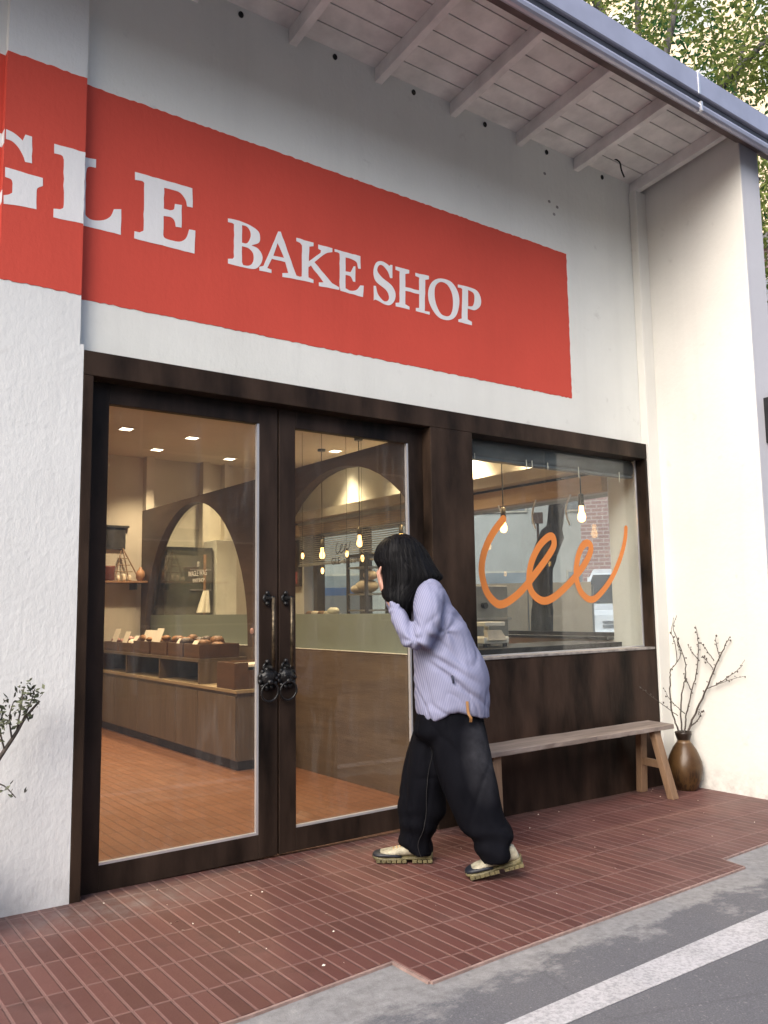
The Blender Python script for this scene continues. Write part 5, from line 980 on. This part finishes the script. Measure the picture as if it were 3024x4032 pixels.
# hair
m = MB(); loft(m, PERSON['hair'], 4, 40, 1.035, 2.1); hr = m.build('hair', None, PB); remesh(hr, .0075, 3)
def hw_(p):
    v = p-HC; a = math.atan2(v.dot(Dv), v.dot(Rv))
    return .0018*sin(a*34+5*noise.noise(Vector((v.x*6, v.y*6, v.z*2))))+.004*noise.noise(Vector((a*5, p.z*3, 1)))+.0012*sin(a*90+6*noise.noise(Vector((a*3, p.z*4, 2))))
wrinkle(hr, hw_)
rr = random.Random(3); m = MB(); keys = [[Vector(r[0:3]), Vector(r[3:6]), r[6]] for r in PERSON['hair']]
for k in range(620):
    th = rr.uniform(0, 2*pi); P_ = []; i0 = rr.choice((1, 2, 3)); i1 = rr.randint(9, len(keys)-1); o1 = rr.uniform(1.0, 1.05); dr = rr.uniform(-.07, .07)
    for i in range(i0, i1+1):
        c, a, h = keys[i]; tt2 = th+dr*(i-i0)/6
        if cos(tt2) < -.8 and 7 <= i: continue
        P_.append(c+a*cos(tt2)*o1+Dv*h*sin(tt2)*o1)
    if len(P_) < 4: continue
    e = P_[-1]-P_[-2]; P_.append(P_[-1]+Vector((e.x*.25, e.y*.25, -rr.uniform(.01, .05))))
    Q = catmull(P_, 4); m.tube(Q, [.0017*min(1, (len(Q)-j)/6+.12) for j in range(len(Q))], 4)
for k in range(150):
    th = rr.uniform(0, 2*pi); i0 = rr.choice((2, 3, 5, 7)); i1 = rr.randint(i0+4, len(keys)-1); dr = rr.uniform(-.16, .16); P_ = []
    for i in range(i0, i1+1):
        c, a, h = keys[i]; t2 = th+dr*(i-i0)/4; o1 = 1.0+.11*((i-i0)/(i1-i0))**1.5
        if cos(t2) < -.8 and 7 <= i: continue
        P_.append(c+a*cos(t2)*o1+Dv*h*sin(t2)*o1)
    if len(P_) < 4: continue
    Q = catmull(P_, 4); m.tube(Q, [.0013*min(1, (len(Q)-j)/8+.1) for j in range(len(Q))], 4)
def hairm():
    n = NT('hair_black'); v = n.coord((1, 1, .12)); f = n.noise(v, 70, 3, .6)
    n.pbr(n.ramp(f, [(.3, (.0025, .0024, .003)), (.7, (.006, .006, .0075))]), n.math('ADD', n.math('MULTIPLY', f, .25), .42), 0, n.bump(f, .5, .004), .12); M['hair_black'] = n.m
hairm(); hr.data.materials.clear(); hr.data.materials.append(M['hair_black'])
m.build('strand', 'hair_black', hr, True)

# ---------------------------------------------------------------- beyond: side street and across the road
def leaf_mat(name, a, b):
    n = NT(name); v = n.coord(); f = n.noise(v, 1.1, 4, .6); g = n.noise(v, 9, 2)
    c = n.mix(.35, n.ramp(f, [(.35, a), (.65, b)]), n.ramp(g, [(.3, a), (.7, b)]))
    d = n.n('ShaderNodeBsdfDiffuse'); t_ = n.n('ShaderNodeBsdfTranslucent'); n.l(c, d.inputs[0]); n.l(c, t_.inputs[0])
    mx = n.n('ShaderNodeMixShader'); mx.inputs[0].default_value = .4; n.l(d.outputs[0], mx.inputs[1]); n.l(t_.outputs[0], mx.inputs[2]); n.l(mx.outputs[0], n.out.inputs[0]); M[name] = n.m
leaf_mat('leaf_light', (.10, .15, .035), (.27, .31, .095)); leaf_mat('leaf_deep', (.02, .07, .03), (.06, .13, .05))
simple('bark_dark', (.062, .058, .054), .9, 0, .5, 18, .5, 50, (1, 1, .3))
def tree(name, lab, trunk, radii, limbs, centers, nleaf, mat, seed, grp=None, size=(.09, .17)):
    rr = random.Random(seed); t = thing(name, lab, 'tree', trunk[0], grp)
    m = MB(); m.tube(catmull(trunk, 5), [radii[0]+(radii[-1]-radii[0])*j/(5*(len(trunk)-1)) if len(radii) == 2 else radii[min(len(radii)-1, j//5)] for j in range(5*(len(trunk)-1)+1)], 12)
    m.build('trunk', 'bark_dark', t, True)
    m = MB()
    for L_ in limbs:
        Q = catmull(L_, 5); m.tube(Q, [.10*(1-.8*j/len(Q)) for j in range(len(Q))], 7)
    m.build('limb', 'bark_dark', t, True)
    lf = MB()
    for k in range(nleaf):
        c, r_ = rr.choice(centers); v = Vector((rr.gauss(0, 1), rr.gauss(0, 1), rr.gauss(0, .7))).normalized()*r_*rr.random()**.45
        p = Vector(c)+v
        if noise.noise(p*1.25) < -.12: continue
        d = Vector((rr.gauss(0, 1), rr.gauss(0, 1), rr.gauss(-.4, .7))).normalized(); e = d.cross(Vector((rr.gauss(0, 1), rr.gauss(0, 1), rr.gauss(0, 1)))).normalized(); s_ = rr.uniform(*size)
        lf.face([p, p+d*s_*.5+e*s_*.22, p+d*s_, p+d*s_*.5-e*s_*.22])
    lf.build('crown', mat, t); return t
cs = []; rr = random.Random(21)
for k in range(42): cs.append(((6.2+rr.gauss(0, 1.5), 2.2+rr.gauss(0, 1.5), 8.6+rr.gauss(0, 1.5)), rr.uniform(.45, .95)))
for k in range(8): cs.append(((7.2+rr.gauss(0, .35), 1.25+rr.gauss(0, .35), 5.6+.35*k), rr.uniform(.4, .6)))
tree('street_tree', 'dark leaning street tree seen through the shop window and over the roof', [(5.20, 2.94, -.12), (5.218, 2.918, 1.04), (5.232, 2.905, 1.36), (5.25, 2.88, 1.9), (5.35, 2.777, 2.3), (5.40, 2.72, 2.8), (5.75, 2.5, 5.2)], [.15, .135, .125, .15, .10, .095, .09],
     [[(5.72, 2.5, 5.0), (6.2, 2.3, 7), (6.55, 2.1, 8.6), (6.62, 2.1, 9.6)], [(5.74, 2.5, 5.1), (6.4, 2.0, 7.2), (6.85, 1.8, 8.8), (7.0, 1.7, 9.6)], [(6.2, 2.3, 7), (6.1, 2.7, 8.6), (5.9, 2.9, 10)], [(6.55, 2.1, 8.4), (6.3, 2.4, 9.2), (6.2, 2.6, 10)], [(6.4, 2.0, 7.2), (7.1, 1.3, 7.9), (7.6, .8, 8.6)], [(5.75, 2.5, 5.2), (6.6, 1.6, 5.8), (7.3, .95, 6.6)]],
     cs, 52000, 'leaf_light', 4, 'street trees', (.05, .105))
cs2 = [((12+rr.gauss(0, 2), 5.2+rr.gauss(0, 2), 12.5+rr.gauss(0, 2.2)), rr.uniform(.7, 1.5)) for _ in range(30)]
tree('street_tree', 'deeper green tree farther back above the eave, partly behind the light green one', [(12, 5, -.12), (12.1, 5.1, 5), (12.2, 5.2, 9)], [.25, .16], [[(12.1, 5.1, 7), (12.8, 4.6, 10.5), (13.3, 4.2, 13)], [(12.15, 5.15, 8), (11.6, 5.8, 11), (11.2, 6.2, 13)]], cs2, 16000, 'leaf_deep', 9, 'street trees', (.10, .19))
def rotbox(cx, cy, yaw):
    return Matrix.Translation((cx, cy, 0)) @ Matrix.Rotation(-yaw, 4, 'Z')
def building(name, lab, cx, cy, yaw, w_, d_, h_, mat, rows, cols, wmat, ww=.6, wh=.5, z0=0., fmat='white_frame'):
    X = rotbox(cx, cy, yaw); t = thing(name, lab, 'building', (cx, cy, 0))
    MB().box(-w_/2, w_/2, 0, d_, -.5, h_, X).build('wall', mat, t)
    MB().box(-w_/2-.15, w_/2+.15, -.15, d_+.1, h_, h_+.3, X).build('roof', 'concrete', t)
    for i in range(rows):
        for j in range(cols):
            cw, chh = w_/cols, (h_-z0)/rows; x = -w_/2+cw*(j+.5); z = z0+chh*(i+.5)
            f = MB().box(x-cw*ww/2, x+cw*ww/2, -.05, -.002, z-chh*wh/2, z+chh*wh/2, X).build('window', fmat, t)
            MB().box(x-cw*ww/2+.05, x+cw*ww/2-.05, -.06, -.0505, z-chh*wh/2+.05, z+chh*wh/2-.05, X).build('pane', wmat, f)
    return t
simple('cream_render', (.66, .54, .38), .8, 0, .06, .5); simple('grey_render', (.27, .285, .29), .8, 0, .12, .6); simple('pane_grey', (.16, .19, .22), .15, 0, .2, 1); simple('far_wall', (.36, .355, .34), .8, 0, .2, .5)
building('apartment_building', 'pale cream apartment block rising behind the trees at the upper right', 25, 12.5, radians(57), 26, 8, 34, 'cream_render', 11, 9, 'pane_grey', .5, .5, 2)
building('grey_building', 'grey concrete building seen through the kitchen side window', 11.3, 12.6, radians(40), 10.5, 4, 12, 'grey_render', 4, 5, 'pane_grey', .55, .5, 0., 'steel_dull')
def brickm():
    n = NT('brick_mauve'); br = n.n('ShaderNodeTexBrick'); br.inputs['Scale'].default_value = 1; br.inputs['Brick Width'].default_value = .24; br.inputs['Row Height'].default_value = .085; br.inputs['Mortar Size'].default_value = .012
    br.inputs['Color1'].default_value = (.20, .115, .115, 1); br.inputs['Color2'].default_value = (.26, .16, .155, 1); br.inputs['Mortar'].default_value = (.33, .28, .27, 1)
    sx = n.n('ShaderNodeSeparateXYZ'); n.l(n.coord(), sx.inputs[0]); cb = n.n('ShaderNodeCombineXYZ'); n.l(n.math('SUBTRACT', n.math('MULTIPLY', sx.outputs[0], .6157), n.math('MULTIPLY', sx.outputs[1], .788)), cb.inputs[0]); n.l(sx.outputs[2], cb.inputs[1]); n.l(cb.outputs[0], br.inputs['Vector']); n.pbr(br.outputs[0], .85); M['brick_mauve'] = n.m
brickm()
building('brick_building', 'mauve brick building at the right inside the shop window view', 14.0, 5.75, radians(52), 6.0, 5, 9, 'brick_mauve', 2, 2, 'pane_grey', .4, .4, 4.5)
def slab(name, lab, cat, p, q, z0, z1, mat, th=.06, grp=None):
    d = Vector((q[0]-p[0], q[1]-p[1], 0)).normalized(); e = Vector((-d.y, d.x, 0))*th
    m = MB(); a = [Vector((p[0], p[1], 0)), Vector((q[0], q[1], 0))]; a = [a[0], a[1], a[1]+e, a[0]+e]
    m.hexa([(v.x, v.y, z0) for v in a]+[(v.x, v.y, z1) for v in a]); return m.build(name, mat)
simple('tan_board', (.58, .46, .33), .8, 0, .08, 2); simple('blue_sheet', (.035, .17, .42), .5, 0, .1, 3); simple('brown_box', (.06, .035, .03), .7)
t = thing('site_hoarding', 'tan board hoarding behind the dark tree trunk in the window view', 'fence', (7, 4.8, -.1))
for a, b in ((0, .495), (.505, 1.0)):
    p0, p1 = Vector((6.35, 5.52)), Vector((7.62, 4.13)); u, v = p0.lerp(p1, a), p0.lerp(p1, b)
    m = MB(); d = (v-u).normalized(); e = Vector((-d.y, d.x))*.05
    q = [u, v, v+e, u+e]; m.hexa([(x.x, x.y, -.1) for x in q]+[(x.x, x.y, 1.70) for x in q]); m.build('board', 'tan_board', t)
m = MB()
for s_ in (0, .5, 1.0):
    c = Vector((6.35, 5.52)).lerp(Vector((7.62, 4.13)), s_)+Vector((.09, .09)); m.box(c.x-.03, c.x+.03, c.y-.03, c.y+.03, -.1, 1.66)
m.build('post', 'steel', t)
t = thing('banner_fence', 'low grey fence with a bright blue sheet on top, seen through the right arch', 'fence', (5.3, 7.5, -.1))
for z0, z1, mt, nm in ((-.1, 1.57, 'grey_render', 'panel'), (1.5705, 1.70, 'blue_sheet', 'blue_sheet')):
    m = MB(); q = [Vector((4.3, 8.2)), Vector((5.7, 7.24)), Vector((5.73, 7.29)), Vector((4.33, 8.25))]; m.hexa([(x.x, x.y, z0) for x in q]+[(x.x, x.y, z1) for x in q]); m.build(nm, mt, t)
# white van facing the shop
simple('van_white', (.70, .73, .78), .3, 0, .03, 2); simple('van_glass', (.05, .065, .08), .08, 0, .1, 2); simple('van_light', (.75, .78, .8), .15); simple('van_grey', (.22, .24, .27), .5)
X = Matrix.Translation((10.35, 5.49, -.10)) @ Matrix.Rotation(radians(-52), 4, 'Z')
t = thing('delivery_van', 'white van facing the shop beside the brick building, cut off by the window post', 'van', (10.45, 5.36, -.1))
def xf(m):
    for v in m.b.verts: v.co = X @ v.co
    return m
m = MB(); prof = [(0, .45), (-.02, .95), (.02, 1.26), (.10, 1.36), (.50, 1.46), (1.35, 2.08), (1.75, 2.18), (4.4, 2.18), (4.7, 1.9), (4.7, .45)]
m.rings([[(x*(1-.30*max(0, min(1, (z-1.44)/.7))), y, z) for y, z in prof] for x in (-1.0, 1.0)]); xf(m).build('body', 'van_white', t, bevel=.03)
m = MB(); m.hexa([(-.88, .53, 1.49), (.88, .53, 1.49), (.88, .57, 1.49), (-.88, .57, 1.49), (-.69, 1.30, 2.05), (.69, 1.30, 2.05), (.69, 1.34, 2.05), (-.69, 1.34, 2.05)])
for v in m.b.verts: v.co.y -= .03
xf(m).build('windscreen', 'van_glass', t)
m = MB(); m.box(-.98, .98, -.09, -.02, .50, .98); xf(m).build('bumper', 'van_white', t, bevel=.02)
for s_ in (-1, 1):
    m = MB(); m.box(s_*.80-.14, s_*.80+.14, -.04, .03, 1.08, 1.30); xf(m).build('headlight', 'van_light', t, bevel=.02)
    m = MB(); m.box(s_*1.0-.07, s_*1.0+.07, .60, .68, 1.48, 1.66); xf(m).build('wing_mirror', 'van_grey', t, bevel=.02)
    for y in (.75, 3.9):
        m = MB(); m.tube([(s_*.80, y, .36), (s_*1.0, y, .36)], .36, 20); xf(m).build('wheel', 'black_plastic', t)
m = MB(); m.box(-.52, .52, -.035, -.01, 1.04, 1.09); m.box(-.52, .52, -.035, -.01, 1.13, 1.16); xf(m).build('grille', 'van_grey', t)
m = MB(); m.box(-.26, .26, -.105, -.091, .84, 1.0); xf(m).build('number_plate', 'steel', t)
m = MB(); m.box(-.10, .10, -.05, -.02, 1.20, 1.32); xf(m).build('badge', 'van_grey', t)
m = MB(); m.box(-.22, .22, -.05, 0, 0, .16, Matrix.Translation((12.32, 7.84, 1.80)) @ Matrix.Rotation(radians(-52), 4, 'Z')); 
tag(m.build('shop_sign', 'letter_white'), 'small white sign board on the mauve brick building above the van', 'sign')
m = MB(); m.box(-.09, .09, -.08, 0, 0, .18, Matrix.Translation((7.85, 5.38, 2.70)) @ Matrix.Rotation(radians(-52), 4, 'Z')); m.tube([(7.87, 5.40, -.1), (7.87, 5.40, 2.72)], .02, 8)
tag(m.build('street_sign', 'brown_box'), 'small brown square sign on a pole left of the dark trunk', 'sign')
building('opposite_building', 'low grey building across the road, mirrored dimly in the shopfront glass', 6, -14, pi, 60, 5, 8.0, 'far_wall', 2, 9, 'pane_grey', .5, .5)
